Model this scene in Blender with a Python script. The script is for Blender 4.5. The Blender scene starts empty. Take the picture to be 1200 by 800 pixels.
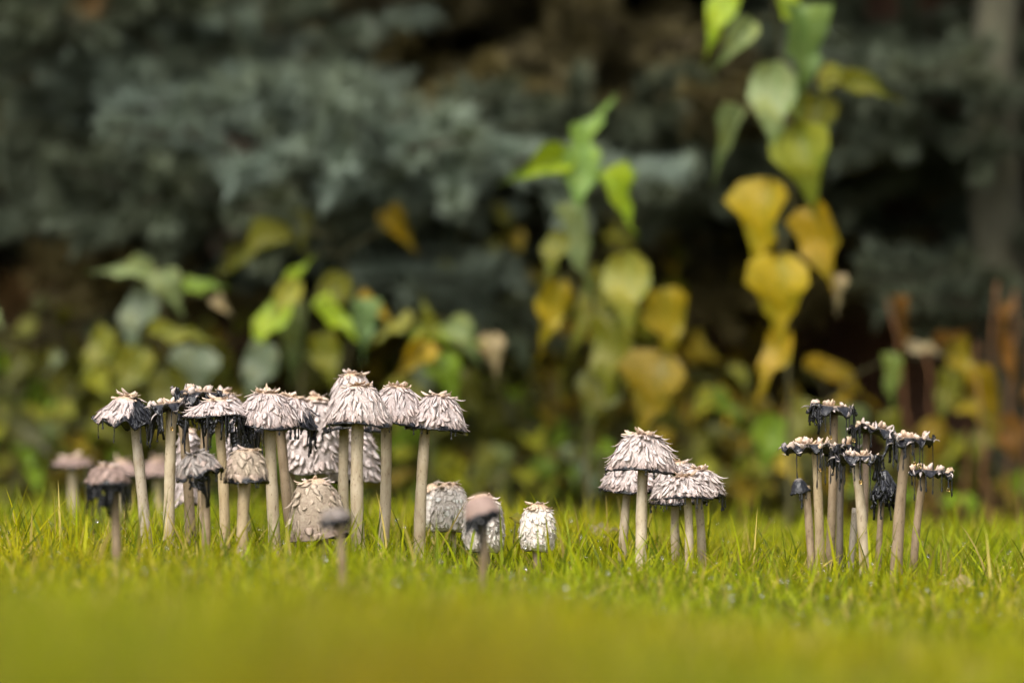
import bpy, math, random
import numpy as np
from mathutils import Vector, Matrix, Quaternion

random.seed(11)
RNG = np.random.default_rng(11)
S = bpy.context.scene
COL = S.collection
R = math.radians

# ------------------------------------------------------------------ camera, light, exposure
CAM_H = 0.135                    # a lens held just above the grass
FOC = 200.0
FPX = FOC / 36.0 * 1200.0        # focal length in photograph pixels
TILT = math.atan(100.0 / FPX)    # horizon lies 100 px under the picture centre
cam_d = bpy.data.cameras.new('camera')
cam = bpy.data.objects.new('camera', cam_d)
COL.objects.link(cam)
cam.location = (0, -6.0, CAM_H)
cam.rotation_euler = (math.pi / 2 + TILT, 0, 0)
cam_d.lens = FOC
cam_d.sensor_width = 36.0
cam_d.clip_start = 0.05
cam_d.clip_end = 400
cam_d.dof.use_dof = True
cam_d.dof.focus_distance = 5.96
cam_d.dof.aperture_fstop = 4.0
cam_d.dof.aperture_blades = 9
S.camera = cam

SUN_EL, SUN_AZ = 48.0, 205.0      # hidden sun, high, behind the photographer's left shoulder
w = bpy.data.worlds.new('World'); S.world = w; w.use_nodes = True
nt = w.node_tree; nt.nodes.clear()
sky = nt.nodes.new('ShaderNodeTexSky'); sky.sky_type = 'NISHITA'; sky.sun_disc = False
sky.sun_elevation = R(SUN_EL); sky.sun_rotation = R(SUN_AZ)
sky.air_density = 1.0; sky.dust_density = 5.0; sky.ozone_density = 1.0
hs = nt.nodes.new('ShaderNodeHueSaturation'); hs.inputs['Saturation'].default_value = 0.16   # grey rain cloud
bg = nt.nodes.new('ShaderNodeBackground'); bg.inputs['Strength'].default_value = 0.14
wo = nt.nodes.new('ShaderNodeOutputWorld')
nt.links.new(sky.outputs[0], hs.inputs['Color']); nt.links.new(hs.outputs[0], bg.inputs['Color'])
nt.links.new(bg.outputs[0], wo.inputs['Surface'])
sl = bpy.data.lights.new('sun', 'SUN'); sl.energy = 1.35; sl.angle = R(35); sl.color = (1.0, 0.93, 0.82)
so = bpy.data.objects.new('sun', sl); COL.objects.link(so)
sd = Vector((math.sin(R(SUN_AZ)) * math.cos(R(SUN_EL)), math.cos(R(SUN_AZ)) * math.cos(R(SUN_EL)), math.sin(R(SUN_EL))))
so.rotation_euler = sd.to_track_quat('Z', 'Y').to_euler(); so.location = sd * 20

S.view_settings.view_transform = 'Standard'
S.view_settings.look = 'None'
S.view_settings.exposure = 0.88
S.view_settings.gamma = 1.0
S.view_settings.use_curve_mapping = False
S.render.engine = 'CYCLES'
S.cycles.use_denoising = True
S.cycles.max_bounces = 6
S.cycles.diffuse_bounces = 3
S.cycles.glossy_bounces = 3
S.cycles.transmission_bounces = 4
S.cycles.caustics_reflective = False
S.cycles.caustics_refractive = False


def P(px, py, d):
    """place seen at photograph pixel (px,py) that stands d metres in front of the lens"""
    f = Vector((0, math.cos(TILT), math.sin(TILT)))
    u = Vector((0, -math.sin(TILT), math.cos(TILT)))
    v = f + Vector((1, 0, 0)) * ((px - 600) / FPX) + u * ((400 - py) / FPX)
    return cam.location + v * (d / v.y)


def M(px, d=6.0):
    return px * d / FPX


def sstep(a, b, x):
    x = np.clip((x - a) / (b - a), 0, 1)
    return x * x * (3 - 2 * x)


def ground_z(x, y):
    x = np.asarray(x, float); y = np.asarray(y, float)
    z = -0.003 - 0.025 * sstep(-0.2, 0.36, x)                        # lawn falls gently to the right
    z = z + (0.040 + .006 * np.sin(x * 21 + 1) + .004 * np.sin(x * 47 + y * 5)) * np.exp(-((y + 4.25) / .8) ** 2) * (1 - .55 * sstep(.0, .16, x) + .3 * (1 - sstep(-.15, -.03, x))) - 0.014 * np.exp(-((y + 1.3) / .8) ** 2)   # a swell near the lens, then a dip before the mushrooms
    z = z + 0.0035 * np.sin(x * 9 + y * 3.1) + 0.003 * np.sin(y * 7.3 - x * 4.7) + 0.002 * np.sin(x * 23 + 1.3) * np.sin(y * 17)
    z = z - 0.02 * sstep(1.0, 3.0, y)
    far = np.clip(y - 6.2, 0, 8)
    z = z + far ** 1.25 * 0.32                                       # bank added behind the trees to block bright sky in their gaps
    return z


def gz(x, y):
    return float(ground_z(x, y))


# ------------------------------------------------------------------ materials
def nodes(name):
    m = bpy.data.materials.new(name); m.use_nodes = True
    t = m.node_tree; t.nodes.clear()
    o = t.nodes.new('ShaderNodeOutputMaterial')
    b = t.nodes.new('ShaderNodeBsdfPrincipled')
    t.links.new(b.outputs[0], o.inputs['Surface'])
    return m, t, b, o


def noise(t, scale, detail=4, rough=.55, coord=None, stretch=None):
    n = t.nodes.new('ShaderNodeTexNoise')
    n.inputs['Scale'].default_value = scale; n.inputs['Detail'].default_value = detail
    n.inputs['Roughness'].default_value = rough
    tc = t.nodes.new('ShaderNodeTexCoord')
    src = tc.outputs[coord or 'Object']
    if stretch:
        mp = t.nodes.new('ShaderNodeMapping'); mp.inputs['Scale'].default_value = stretch
        t.links.new(src, mp.inputs['Vector']); src = mp.outputs[0]
    t.links.new(src, n.inputs['Vector'])
    return n


def ramp(t, fac, stops):
    r = t.nodes.new('ShaderNodeValToRGB')
    e = r.color_ramp.elements
    while len(e) < len(stops): e.new(0.5)
    for k, (p, c) in enumerate(stops):
        e[k].position = p; e[k].color = (*c, 1) if len(c) == 3 else c
    t.links.new(fac, r.inputs[0])
    return r


def mixc(t, a, b, fac=None, mode='MIX', f=0.5):
    m = t.nodes.new('ShaderNodeMix'); m.data_type = 'RGBA'; m.blend_type = mode
    m.inputs['Factor'].default_value = f
    if fac is not None: t.links.new(fac, m.inputs['Factor'])
    for s, v in ((6, a), (7, b)):
        if isinstance(v, tuple): m.inputs[s].default_value = (*v, 1)
        else: t.links.new(v, m.inputs[s])
    return m.outputs[2]


def bump(t, b, h, strength, dist):
    n = t.nodes.new('ShaderNodeBump'); n.inputs['Strength'].default_value = strength
    n.inputs['Distance'].default_value = dist
    t.links.new(h, n.inputs['Height']); t.links.new(n.outputs[0], b.inputs['Normal'])


# cap skin: the vertex colours hold pale skin, cream crown and black ink; wet where inky
m, t, b, o = nodes('cap_skin')
vc = t.nodes.new('ShaderNodeVertexColor'); vc.layer_name = 'Col'
n1 = noise(t, 420, 5); n2 = noise(t, 90, 4)
r1 = ramp(t, n1.outputs['Fac'], [(0.3, (0.62, 0.57, 0.56)), (0.6, (1.0, 1.0, 1.0))])
r2 = ramp(t, n2.outputs['Fac'], [(0.35, (0.78, 0.72, 0.68)), (0.65, (1.05, 1.03, 1.02))])
c = mixc(t, mixc(t, vc.outputs[0], r1.outputs[0], mode='MULTIPLY', f=1.0), r2.outputs[0], mode='MULTIPLY', f=0.8)
t.links.new(c, b.inputs['Base Color'])
bw = t.nodes.new('ShaderNodeRGBToBW'); t.links.new(vc.outputs[0], bw.inputs[0])
mr = t.nodes.new('ShaderNodeMapRange'); mr.inputs['From Min'].default_value = 0.03; mr.inputs['From Max'].default_value = 0.3
mr.inputs['To Min'].default_value = 0.2; mr.inputs['To Max'].default_value = 0.72
t.links.new(bw.outputs[0], mr.inputs['Value']); t.links.new(mr.outputs[0], b.inputs['Roughness'])
bump(t, b, n1.outputs['Fac'], 0.7, 0.0015)
MAT_CAP = m

# loose scales: tinted one by one through the object colour
m, t, b, o = nodes('cap_scale')
oi = t.nodes.new('ShaderNodeObjectInfo')
n1 = noise(t, 3.0, 4, stretch=(1, 6, 6))
r1 = ramp(t, n1.outputs['Fac'], [(0.3, (0.66, 0.6, 0.58)), (0.62, (1.03, 1.02, 1.0))])
t.links.new(mixc(t, oi.outputs['Color'], r1.outputs[0], mode='MULTIPLY', f=1.0), b.inputs['Base Color'])
b.inputs['Roughness'].default_value = 0.62
b.inputs['Subsurface Weight'].default_value = 0.0
MAT_SCALE = m

m, t, b, o = nodes('ink')
b.inputs['Base Color'].default_value = (0.006, 0.006, 0.008, 1); b.inputs['Roughness'].default_value = 0.16; b.inputs['Specular IOR Level'].default_value = 0.4
n1 = noise(t, 300, 3); bump(t, b, n1.outputs['Fac'], 0.5, 0.001)
MAT_INK = m

m, t, b, o = nodes('gill')
b.inputs['Base Color'].default_value = (0.022, 0.018, 0.014, 1); b.inputs['Roughness'].default_value = 0.55
MAT_GILL = m

m, t, b, o = nodes('stem_skin')
oi = t.nodes.new('ShaderNodeObjectInfo')
n1 = noise(t, 130, 5, stretch=(1, 1, .35)); n2 = noise(t, 520, 3, stretch=(1, 1, .4)); n3 = noise(t, 40, 3)
r1 = ramp(t, n1.outputs['Fac'], [(0.28, (0.5, 0.42, 0.33)), (0.5, (0.95, 0.93, 0.9)), (0.75, (1.06, 1.04, 1.0))])
r2 = ramp(t, n2.outputs['Fac'], [(0.3, (0.3, 0.22, 0.14)), (0.41, (1, 1, 1))])
r3 = ramp(t, n3.outputs['Fac'], [(0.3, (0.82, 0.76, 0.66)), (0.7, (1.05, 1.05, 1.05))])
c = mixc(t, oi.outputs['Color'], r1.outputs[0], mode='MULTIPLY', f=0.8)
c = mixc(t, c, r2.outputs[0], mode='MULTIPLY', f=0.7)
c = mixc(t, c, r3.outputs[0], mode='MULTIPLY', f=0.9)
t.links.new(c, b.inputs['Base Color']); b.inputs['Roughness'].default_value = 0.55
bump(t, b, n1.outputs['Fac'], 0.6, 0.0012)
MAT_STEM = m

m, t, b, o = nodes('water')
b.inputs['Base Color'].default_value = (1, 1, 1, 1); b.inputs['Roughness'].default_value = 0.0
b.inputs['IOR'].default_value = 1.33; b.inputs['Transmission Weight'].default_value = 1.0
MAT_WATER = m
m, t, b, o = nodes('amber_water')
b.inputs['Base Color'].default_value = (0.9, 0.62, 0.25, 1); b.inputs['Roughness'].default_value = 0.0
b.inputs['IOR'].default_value = 1.33; b.inputs['Transmission Weight'].default_value = 1.0
MAT_AMBER = m


def leafy(name, source, transl, rough, spec_noise=None):
    m, t, b, o = nodes(name)
    if source == 'object':
        oi = t.nodes.new('ShaderNodeObjectInfo'); col = oi.outputs['Color']
        n1 = noise(t, 3.2, 5); n2 = noise(t, 14, 3)
        r1 = ramp(t, n1.outputs['Fac'], [(0.32, (0.55, 0.74, 0.35)), (0.52, (1, 1, 1)), (0.7, (1.2, 1.12, 0.7))])
        r2 = ramp(t, n2.outputs['Fac'], [(0.3, (0.4, 0.3, 0.2)), (0.42, (1, 1, 1))])
        col = mixc(t, mixc(t, col, r1.outputs[0], mode='MULTIPLY', f=0.9), r2.outputs[0], mode='MULTIPLY', f=0.5)
        n3 = noise(t, 34, 2); sp = ramp(t, n3.outputs['Fac'], [(0.56, (0, 0, 0)), (0.68, (.24, .24, .24))])
        col = mixc(t, col, (0.42, 0.45, 0.33), fac=sp.outputs[0])     # pale flecks
        bump(t, b, n1.outputs['Fac'], 0.4, 0.02)
    else:
        vc = t.nodes.new('ShaderNodeVertexColor'); vc.layer_name = 'Col'; col = vc.outputs[0]
    t.links.new(col, b.inputs['Base Color']); b.inputs['Roughness'].default_value = rough
    tr = t.nodes.new('ShaderNodeBsdfTranslucent'); t.links.new(col, tr.inputs['Color'])
    mx = t.nodes.new('ShaderNodeMixShader'); mx.inputs[0].default_value = transl
    t.links.new(b.outputs[0], mx.inputs[1]); t.links.new(tr.outputs[0], mx.inputs[2])
    t.links.new(mx.outputs[0], o.inputs['Surface'])
    return m


MAT_GRASS = leafy('grass_blade', 'vertex', 0.45, 0.45)
MAT_GRASS.node_tree.nodes['Principled BSDF'].inputs['Specular IOR Level'].default_value = 0.14
MAT_LEAF = leafy('leaf_blade', 'object', 0.42, 0.42)
MAT_LEAF.node_tree.nodes['Principled BSDF'].inputs['Specular IOR Level'].default_value = 0.32

m, t, b, o = nodes('needle')
oi = t.nodes.new('ShaderNodeObjectInfo')
n1 = noise(t, 9, 3)
r1 = ramp(t, n1.outputs['Fac'], [(0.3, (0.62, 0.58, 0.4)), (0.7, (1.25, 1.25, 1.25))])
t.links.new(mixc(t, oi.outputs['Color'], r1.outputs[0], mode='MULTIPLY', f=1.0), b.inputs['Base Color'])
b.inputs['Roughness'].default_value = 0.5; b.inputs['Specular IOR Level'].default_value = 0.2
MAT_NEEDLE = m


def rough_mat(name, c1, c2, scale, rough=.9, dist=.01, stretch=None):
    m, t, b, o = nodes(name)
    n1 = noise(t, scale, 6, .65, stretch=stretch)
    r1 = ramp(t, n1.outputs['Fac'], [(0.3, c1), (0.7, c2)])
    t.links.new(r1.outputs[0], b.inputs['Base Color']); b.inputs['Roughness'].default_value = rough
    bump(t, b, n1.outputs['Fac'], 0.8, dist)
    return m


MAT_BARK = rough_mat('spruce_bark', (0.07, 0.036, 0.022), (0.2, 0.105, 0.065), 14, dist=.02, stretch=(1, 1, .3))
MAT_TWIG = rough_mat('twig_bark', (0.03, 0.02, 0.012), (0.07, 0.05, 0.03), 60)
MAT_VINE = rough_mat('green_stalk', (0.05, 0.045, 0.015), (0.09, 0.08, 0.025), 40)
MAT_DRY = rough_mat('dry_stalk_skin', (0.09, 0.04, 0.015), (0.22, 0.1, 0.035), 30)

m, t, b, o = nodes('ground_soil')
n1 = noise(t, 6, 6, .6); n2 = noise(t, 60, 5, .6)
turf = ramp(t, n2.outputs['Fac'], [(0.3, (0.035, 0.042, 0.004)), (0.7, (0.14, 0.15, 0.01))])
litter = ramp(t, n2.outputs['Fac'], [(0.3, (0.025, 0.015, 0.008)), (0.7, (0.11, 0.065, 0.032))])
geo = t.nodes.new('ShaderNodeNewGeometry'); sx = t.nodes.new('ShaderNodeSeparateXYZ'); t.links.new(geo.outputs['Position'], sx.inputs[0])
ad = t.nodes.new('ShaderNodeMath'); ad.operation = 'ADD'; t.links.new(sx.outputs['Y'], ad.inputs[0]); t.links.new(n1.outputs['Fac'], ad.inputs[1])
mr = t.nodes.new('ShaderNodeMapRange'); mr.inputs['From Min'].default_value = 2.7; mr.inputs['From Max'].default_value = 3.3; t.links.new(ad.outputs[0], mr.inputs['Value'])
t.links.new(mixc(t, turf.outputs[0], litter.outputs[0], fac=mr.outputs[0]), b.inputs['Base Color'])
b.inputs['Roughness'].default_value = 0.95; b.inputs['Specular IOR Level'].default_value = 0.1; bump(t, b, n2.outputs['Fac'], 0.7, 0.01)
MAT_GROUND = m


# ------------------------------------------------------------------ mesh helpers
class MB:
    def __init__(self): self.v = []; self.f = []; self.c = []; self.mi = []

    def tube(self, pts, rad, sides=6, cap=True, mi=0, twist=0.0, col=None):
        pts = [Vector(p) for p in pts]; n0 = len(self.v); N = len(pts)
        ref = Vector((0.31, 0.77, 0.55)).normalized()
        for i, p in enumerate(pts):
            tg = (pts[min(i + 1, N - 1)] - pts[max(i - 1, 0)])
            if tg.length < 1e-9: tg = Vector((0, 0, 1))
            tg.normalize()
            a = tg.cross(ref)
            if a.length < 1e-3: a = tg.cross(Vector((1, 0, 0)))
            a.normalize(); bb = tg.cross(a); ref = bb.cross(tg) if False else ref
            for k in range(sides):
                an = 2 * math.pi * k / sides + twist
                self.v.append(p + (a * math.cos(an) + bb * math.sin(an)) * rad[i])
                if col is not None: self.c.append(col[i] if isinstance(col, list) else col)
        for i in range(N - 1):
            for k in range(sides):
                k2 = (k + 1) % sides
                self.f.append((n0 + i * sides + k, n0 + i * sides + k2, n0 + (i + 1) * sides + k2, n0 + (i + 1) * sides + k)); self.mi.append(mi)
        if cap:
            self.f.append(tuple(n0 + k for k in range(sides))[::-1]); self.mi.append(mi)
            self.f.append(tuple(n0 + (N - 1) * sides + k for k in range(sides))); self.mi.append(mi)

    def blob(self, c, r, seed=0, sub=(6, 4)):
        n0 = len(self.v); c = Vector(c); rr = random.Random(seed)
        U, Vn = sub
        self.v.append(c + Vector((0, 0, r[2])))
        for j in range(1, Vn):
            ph = math.pi * j / Vn
            for k in range(U):
                th = 2 * math.pi * k / U; q = rr.uniform(.8, 1.2)
                self.v.append(c + Vector((r[0] * math.sin(ph) * math.cos(th) * q, r[1] * math.sin(ph) * math.sin(th) * q, r[2] * math.cos(ph))))
        self.v.append(c - Vector((0, 0, r[2]))); last = len(self.v) - 1
        for k in range(U):
            k2 = (k + 1) % U
            self.f.append((n0, n0 + 1 + k, n0 + 1 + k2)); self.mi.append(0)
            for j in range(Vn - 2):
                a = n0 + 1 + j * U
                self.f.append((a + k, a + U + k, a + U + k2, a + k2)); self.mi.append(0)
            a = n0 + 1 + (Vn - 2) * U
            self.f.append((a + k, last, a + k2)); self.mi.append(0)

    def mesh(self, name, mats, smooth=True):
        me = bpy.data.meshes.new(name)
        me.from_pydata([tuple(p) for p in self.v], [], self.f)
        for mm in (mats if isinstance(mats, (list, tuple)) else [mats]): me.materials.append(mm)
        if self.mi and max(self.mi) > 0: me.polygons.foreach_set('material_index', self.mi)
        me.polygons.foreach_set('use_smooth', [smooth] * len(me.polygons))
        if self.c:
            at = me.color_attributes.new('Col', 'FLOAT_COLOR', 'POINT')
            at.data.foreach_set('color', np.array([(*q[:3], 1.0) for q in self.c], dtype=np.float32).ravel())
        me.update()
        return me


def link(name, me, parent=None, mat=None, color=None):
    ob = bpy.data.objects.new(name, me); COL.objects.link(ob)
    if parent is not None: ob.parent = parent
    if mat is not None: ob.matrix_basis = mat
    if color is not None: ob.color = (*color[:3], 1)
    return ob


def empty(name, loc, label, cat, group=None):
    e = bpy.data.objects.new(name, None); COL.objects.link(e); e.location = loc
    e.empty_display_size = 0.02
    e['label'] = label; e['category'] = cat
    if group: e['group'] = group
    return e


# ------------------------------------------------------------------ the ground
def axis(segs):
    out = []
    for a, bnd, st in segs: out += list(np.arange(a, bnd, st))
    return np.array(out + [segs[-1][1]])


gx = axis([(-80, -6, 6), (-6, -1.5, .5), (-1.5, 1.5, .05), (1.5, 6, .5), (6, 80, 6)])
gy = axis([(-80, -8, 6), (-8, -5.5, .4), (-5.5, 3, .05), (3, 6, .25), (6, 15, .5), (15, 120, 8)])
X, Y = np.meshgrid(gx, gy); Z = ground_z(X, Y)
bm_amp = sstep(5.5, 8, Y); Z = Z + bm_amp * 0.12 * np.sin(X * 2.3) * np.sin(Y * 1.9 + X)
vv = np.stack([X.ravel(), Y.ravel(), Z.ravel()], 1)
nx, ny = len(gx), len(gy)
idx = np.arange(nx * ny).reshape(ny, nx)
ff = np.stack([idx[:-1, :-1].ravel(), idx[:-1, 1:].ravel(), idx[1:, 1:].ravel(), idx[1:, :-1].ravel()], 1)
me = bpy.data.meshes.new('ground'); me.from_pydata(vv.tolist(), [], ff.tolist()); me.materials.append(MAT_GROUND)
me.polygons.foreach_set('use_smooth', [True] * len(me.polygons))
g = link('ground', me); g['kind'] = 'structure'


# ------------------------------------------------------------------ blue spruces
def make_bough(seed, L=0.8):
    rr = random.Random(seed); nr = np.random.default_rng(seed)
    mb = MB(); axes = []

    def shoot(p0, d0, ln, r0, droop, depth):
        n = max(4, int(ln / (0.065 if depth < 2 else 0.03))); pts = []; p = Vector(p0); d = Vector(d0).normalized()
        for i in range(n + 1):
            pts.append(p.copy()); p = p + d * (ln / n)
            d = (d + Vector((rr.uniform(-.05, .05), rr.uniform(-.06, .06), droop / n + rr.uniform(-.05, .05)))).normalized()
        mb.tube(pts, [r0 * (1 - .75 * i / n) for i in range(n + 1)], 4, mi=0)
        axes.append((pts, 0.0 if depth else 0.25))
        return pts
    main = shoot((0, 0, 0), (1, 0, .12), L, .011, -.28, 0)
    nseg = len(main) - 1
    for i in range(2, nseg + 1):
        for s in (-1, 1):
            if rr.random() < .2: continue
            f = i / nseg
            ln = L * (0.27 * (1 - f) + .1) * rr.uniform(.7, 1.25)
            an = R(rr.uniform(35, 60)) * s
            d = Vector((math.cos(an), math.sin(an), rr.uniform(-.45, .45)))
            sub = shoot(main[i], d, ln, .005, -.15, 1)
            if ln > .13:
                for j in range(1, len(sub) - 1):
                    for s2 in (-1, 1):
                        if rr.random() < .4: continue
                        a2 = an + s2 * R(rr.uniform(30, 60))
                        shoot(sub[j], (math.cos(a2), math.sin(a2), rr.uniform(-.5, .6)), rr.uniform(.07, .15), .003, .1, 2)
    # needles: slim three-sided spikes all round every shoot
    V = []; nbase = len(mb.v)
    for pts, skip in axes:
        A = np.array([tuple(p) for p in pts]); seg = np.linalg.norm(np.diff(A, axis=0), axis=1); tot = seg.sum()
        cnt = int(tot * 3000)
        u = nr.uniform(skip, 1.0, cnt) * (len(pts) - 1); k = np.minimum(u.astype(int), len(pts) - 2); fr = (u - k)[:, None]
        base = A[k] * (1 - fr) + A[k + 1] * fr
        tg = A[k + 1] - A[k]; tg /= np.linalg.norm(tg, axis=1, keepdims=True)
        rv = nr.normal(size=(cnt, 3)); rv -= (rv * tg).sum(1, keepdims=True) * tg; rv /= np.linalg.norm(rv, axis=1, keepdims=True)
        rv[:, 2] += .25
        d = tg * nr.uniform(.35, .9, (cnt, 1)) + rv; d /= np.linalg.norm(d, axis=1, keepdims=True)
        ln = nr.uniform(.02, .032, (cnt, 1))
        sd_ = np.cross(d, nr.normal(size=(cnt, 3))); sd_ /= np.linalg.norm(sd_, axis=1, keepdims=True)
        V.append(np.stack([base - sd_ * .0011, base + sd_ * .0011, base + d * ln], 1))
    V = np.concatenate(V); n = len(V)
    mb.v += [tuple(q) for q in V.reshape(-1, 3)]
    mb.f += [(nbase + 3 * i, nbase + 3 * i + 1, nbase + 3 * i + 2) for i in range(n)]
    mb.mi += [1] * n
    return mb.mesh('bough', [MAT_TWIG, MAT_NEEDLE], smooth=False)


BOUGHS = [make_bough(s) for s in (3, 8, 21)]
NEEDLE_TINT = [(0.09, 0.095, 0.05), (0.1, 0.115, 0.075), (0.2, 0.125, 0.055), (0.15, 0.105, 0.042)]


def put_bough(tree, base, tip, wide=1.0, roll=0.0, tint=None, k=None):
    v = Vector(tip) - Vector(base); ln = v.length; x = v.normalized()
    up = Vector((0, 0, 1)); y = up.cross(x).normalized(); z = x.cross(y)
    q = Matrix((x, y, z)).transposed().to_4x4() @ Matrix.Rotation(roll, 4, 'X')
    sx_ = ln / 0.8
    mt = Matrix.Translation(Vector(base) - tree.location) @ q @ Matrix.Diagonal((sx_, wide * (0.6 + .4 * sx_), wide * (0.6 + .4 * sx_), 1))
    c = tint or random.choice(NEEDLE_TINT); f = random.uniform(.8, 1.15)
    return link('bough', random.choice(BOUGHS) if k is None else BOUGHS[k], tree, mt, [q_ * f for q_ in c])


def spruce(px, d, height, rad, label, low, seed, radius=1.5):
    rr = random.Random(seed)
    p = P(px, 500, d); z0 = gz(p.x, p.y)
    t = empty('spruce_tree', (p.x, p.y, z0 - .02), label, 'spruce', 'blue spruces behind the lawn')
    mb = MB(); N = 14
    mb.tube([(.02 * math.sin(i), .02 * math.cos(i * 1.7), height * i / N) for i in range(N + 1)],
            [rad * (1.35 if i == 0 else 1) * (1 - .95 * i / N) for i in range(N + 1)], 12)
    link('trunk', mb.mesh('trunk', MAT_BARK), t)
    # whorls of boughs up the crown
    z = low
    while z < height - .3:
        f = 1 - z / height; ln = radius * (f ** .8) + .15
        nb = 9 if z < 2.2 else 7
        a0 = rr.uniform(0, 6.28)
        for k in range(nb):
            an = a0 + k * 6.283 / nb + rr.uniform(-.25, .25)
            l2 = ln * rr.uniform(.75, 1.1)
            b0 = Vector((p.x, p.y, z0 + z + rr.uniform(-.06, .06)))
            tp = b0 + Vector((math.cos(an) * l2, math.sin(an) * l2, -l2 * rr.uniform(.1, .35)))
            put_bough(t, b0, tp, wide=1.25, tint=rr.choice(NEEDLE_TINT))
        z += .26 if z < 2 else .42
    return t


T1 = spruce(300, 10.6, 7.0, .11, 'blue spruce with silvery boughs spreading behind the tall inkcap cluster', 1.2, 1, 1.1)
T2 = spruce(1045, 10.5, 6.5, .13, 'blue spruce with a dark bare trunk showing behind the tattered black inkcaps', 1.25, 2, 1.1)
T3 = spruce(660, 12.2, 7.5, .13, 'shaded spruce deep between the other two, mostly hidden by their boughs', .3, 3, 1.7)
T4 = spruce(-150, 12.0, 7.5, .13, 'shaded spruce at the dim edge of the wood beyond the blurred brown caps', .3, 4, 1.7)
T5 = spruce(1420, 12.0, 7.5, .13, 'shaded spruce standing past the reddish dry stalks', .3, 5, 1.7)


def bough_to(tree, zb, tip, d, wide=1.0, tint=None, k=None, roll=0.0):
    b0 = Vector((tree.location.x, tree.location.y, tree.location.z + zb))
    put_bough(tree, b0, P(tip[0], tip[1], d), wide, roll, tint, k)


GAP_BROWN = (0.1, 0.085, 0.042); SIL = (0.175, 0.22, 0.18); MID = (0.092, 0.112, 0.078); DIM = (0.14, 0.115, 0.045)
for tree, zb, tip, d, wd, tn in [
    (T1, .78, (505, 165), 8.95, 1.05, SIL), (T1, .84, (205, 92), 9.0, 1.0, SIL), (T1, .70, (380, 150), 8.9, 1.0, SIL),
    (T1, .62, (60, 215), 9.1, 1.1, MID), (T1, .60, (180, 225), 9.0, 1.0, MID), (T1, .56, (330, 250), 9.2, 1.0, MID),
    (T1, .50, (520, 300), 9.2, .85, SIL), (T1, .44, (100, 330), 9.4, .9, DIM), 
    (T1, .9, (40, 60), 9.0, 1.0, MID),
    (T1, .40, (620, 330), 9.5, .9, MID), (T1, .86, (560, 90), 9.7, 1.0, DIM),
    (T2, .64, (640, 150), 9.2, .95, MID), (T2, .60, (780, 250), 9.3, .9, MID), (T2, .62, (900, 140), 9.4, .9, DIM),
    (T2, .78, (1160, 120), 9.2, 1.0, MID), (T2, .72, (1050, 150), 9.3, .85, MID),
    (T2, .80, (1190, 60), 9.3, 1.0, MID), (T2, .9, (1010, 40), 9.3, 1.0, MID),
    (T5, .7, (1185, 330), 9.6, .9, MID), (T5, .8, (1155, 220), 9.6, .9, MID), (T2, .48, (820, 330), 9.7, .9, DIM),
(T5, .62, (1230, 400), 9.7, 1.0, DIM), (T5, .75, (1150, 280), 9.2, .8, MID), (T5, .55, (1175, 370), 9.2, .8, MID),
    (T3, .95, (650, 30), 9.7, 1.0, GAP_BROWN), (T3, .85, (760, 70), 9.9, .9, GAP_BROWN), (T3, .95, (540, 40), 9.8, .9, GAP_BROWN), (T1, .42, (400, 330), 9.6, .8, GAP_BROWN), (T2, .45, (800, 320), 9.8, .8, GAP_BROWN), (T1, .4, (40, 360), 9.7, .8, GAP_BROWN)]:  # brown boughs added to lighten the black shade between the others
    bough_to(tree, zb, tip, d, wd, tn)


# ------------------------------------------------------------------ broad leaves
def leaf_mesh(seed, fold=.25, curl=.35, wave=.05):
    rr = random.Random(seed); mb = MB(); n = 9
    prof = [0.02, .6, .95, 1.0, .86, .62, .36, .17, .07, 0.0]
    side = rr.uniform(-.12, .12)
    for i in range(n + 1):
        u = i / n; wd = prof[i] * .5 * (rr.uniform(.82, 1.14) if 0 < i < n else 1)
        xx = u if i else .0
        z0 = -curl * u * u + .04 * math.sin(u * 9 + seed)
        y0 = side * u * u
        for k, s in enumerate((-1, -.5, 0, .5, 1)):
            x2 = xx - (0.10 * abs(s) * (1 if i in (1, 2) else 0))
            mb.v.append((x2 + abs(s) * rr.uniform(-.025, .025), y0 + s * wd * rr.uniform(.88, 1.1), z0 + fold * abs(s) * wd + wave * math.sin(i * 1.9 + s * 3 + seed) * abs(s)))
    for i in range(n):
        for k in range(4):
            a = i * 5 + k
            mb.f.append((a, a + 5, a + 6, a + 1)); mb.mi.append(0)
    return mb.mesh('leaf', MAT_LEAF)


LEAVES = [leaf_mesh(1, .35, .15, .08), leaf_mesh(2, .5, .3, .07), leaf_mesh(3, .15, .05, .1), leaf_mesh(4, .7, .25, .08), leaf_mesh(5, .3, .4, .1), leaf_mesh(6, .9, .2, .09), leaf_mesh(7, .45, .55, .12), leaf_mesh(8, .2, .2, .12)]

GREEN = (0.13, 0.2, 0.012); LIME = (0.24, 0.32, 0.01); PALE = (0.18, 0.22, 0.09); YEL = (0.34, 0.25, 0.005); AMB = (0.28, 0.185, 0.004)  # PALE and GREY hold the whitish wet sheen in the leaf colour
OLIV = (0.14, 0.14, 0.008); YGR = (0.24, 0.23, 0.03); TAN = (0.34, 0.26, 0.15); GREY = (0.14, 0.17, 0.11); DOLV = (0.08, 0.08, 0.008); RUST = (0.22, 0.1, 0.018)


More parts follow.
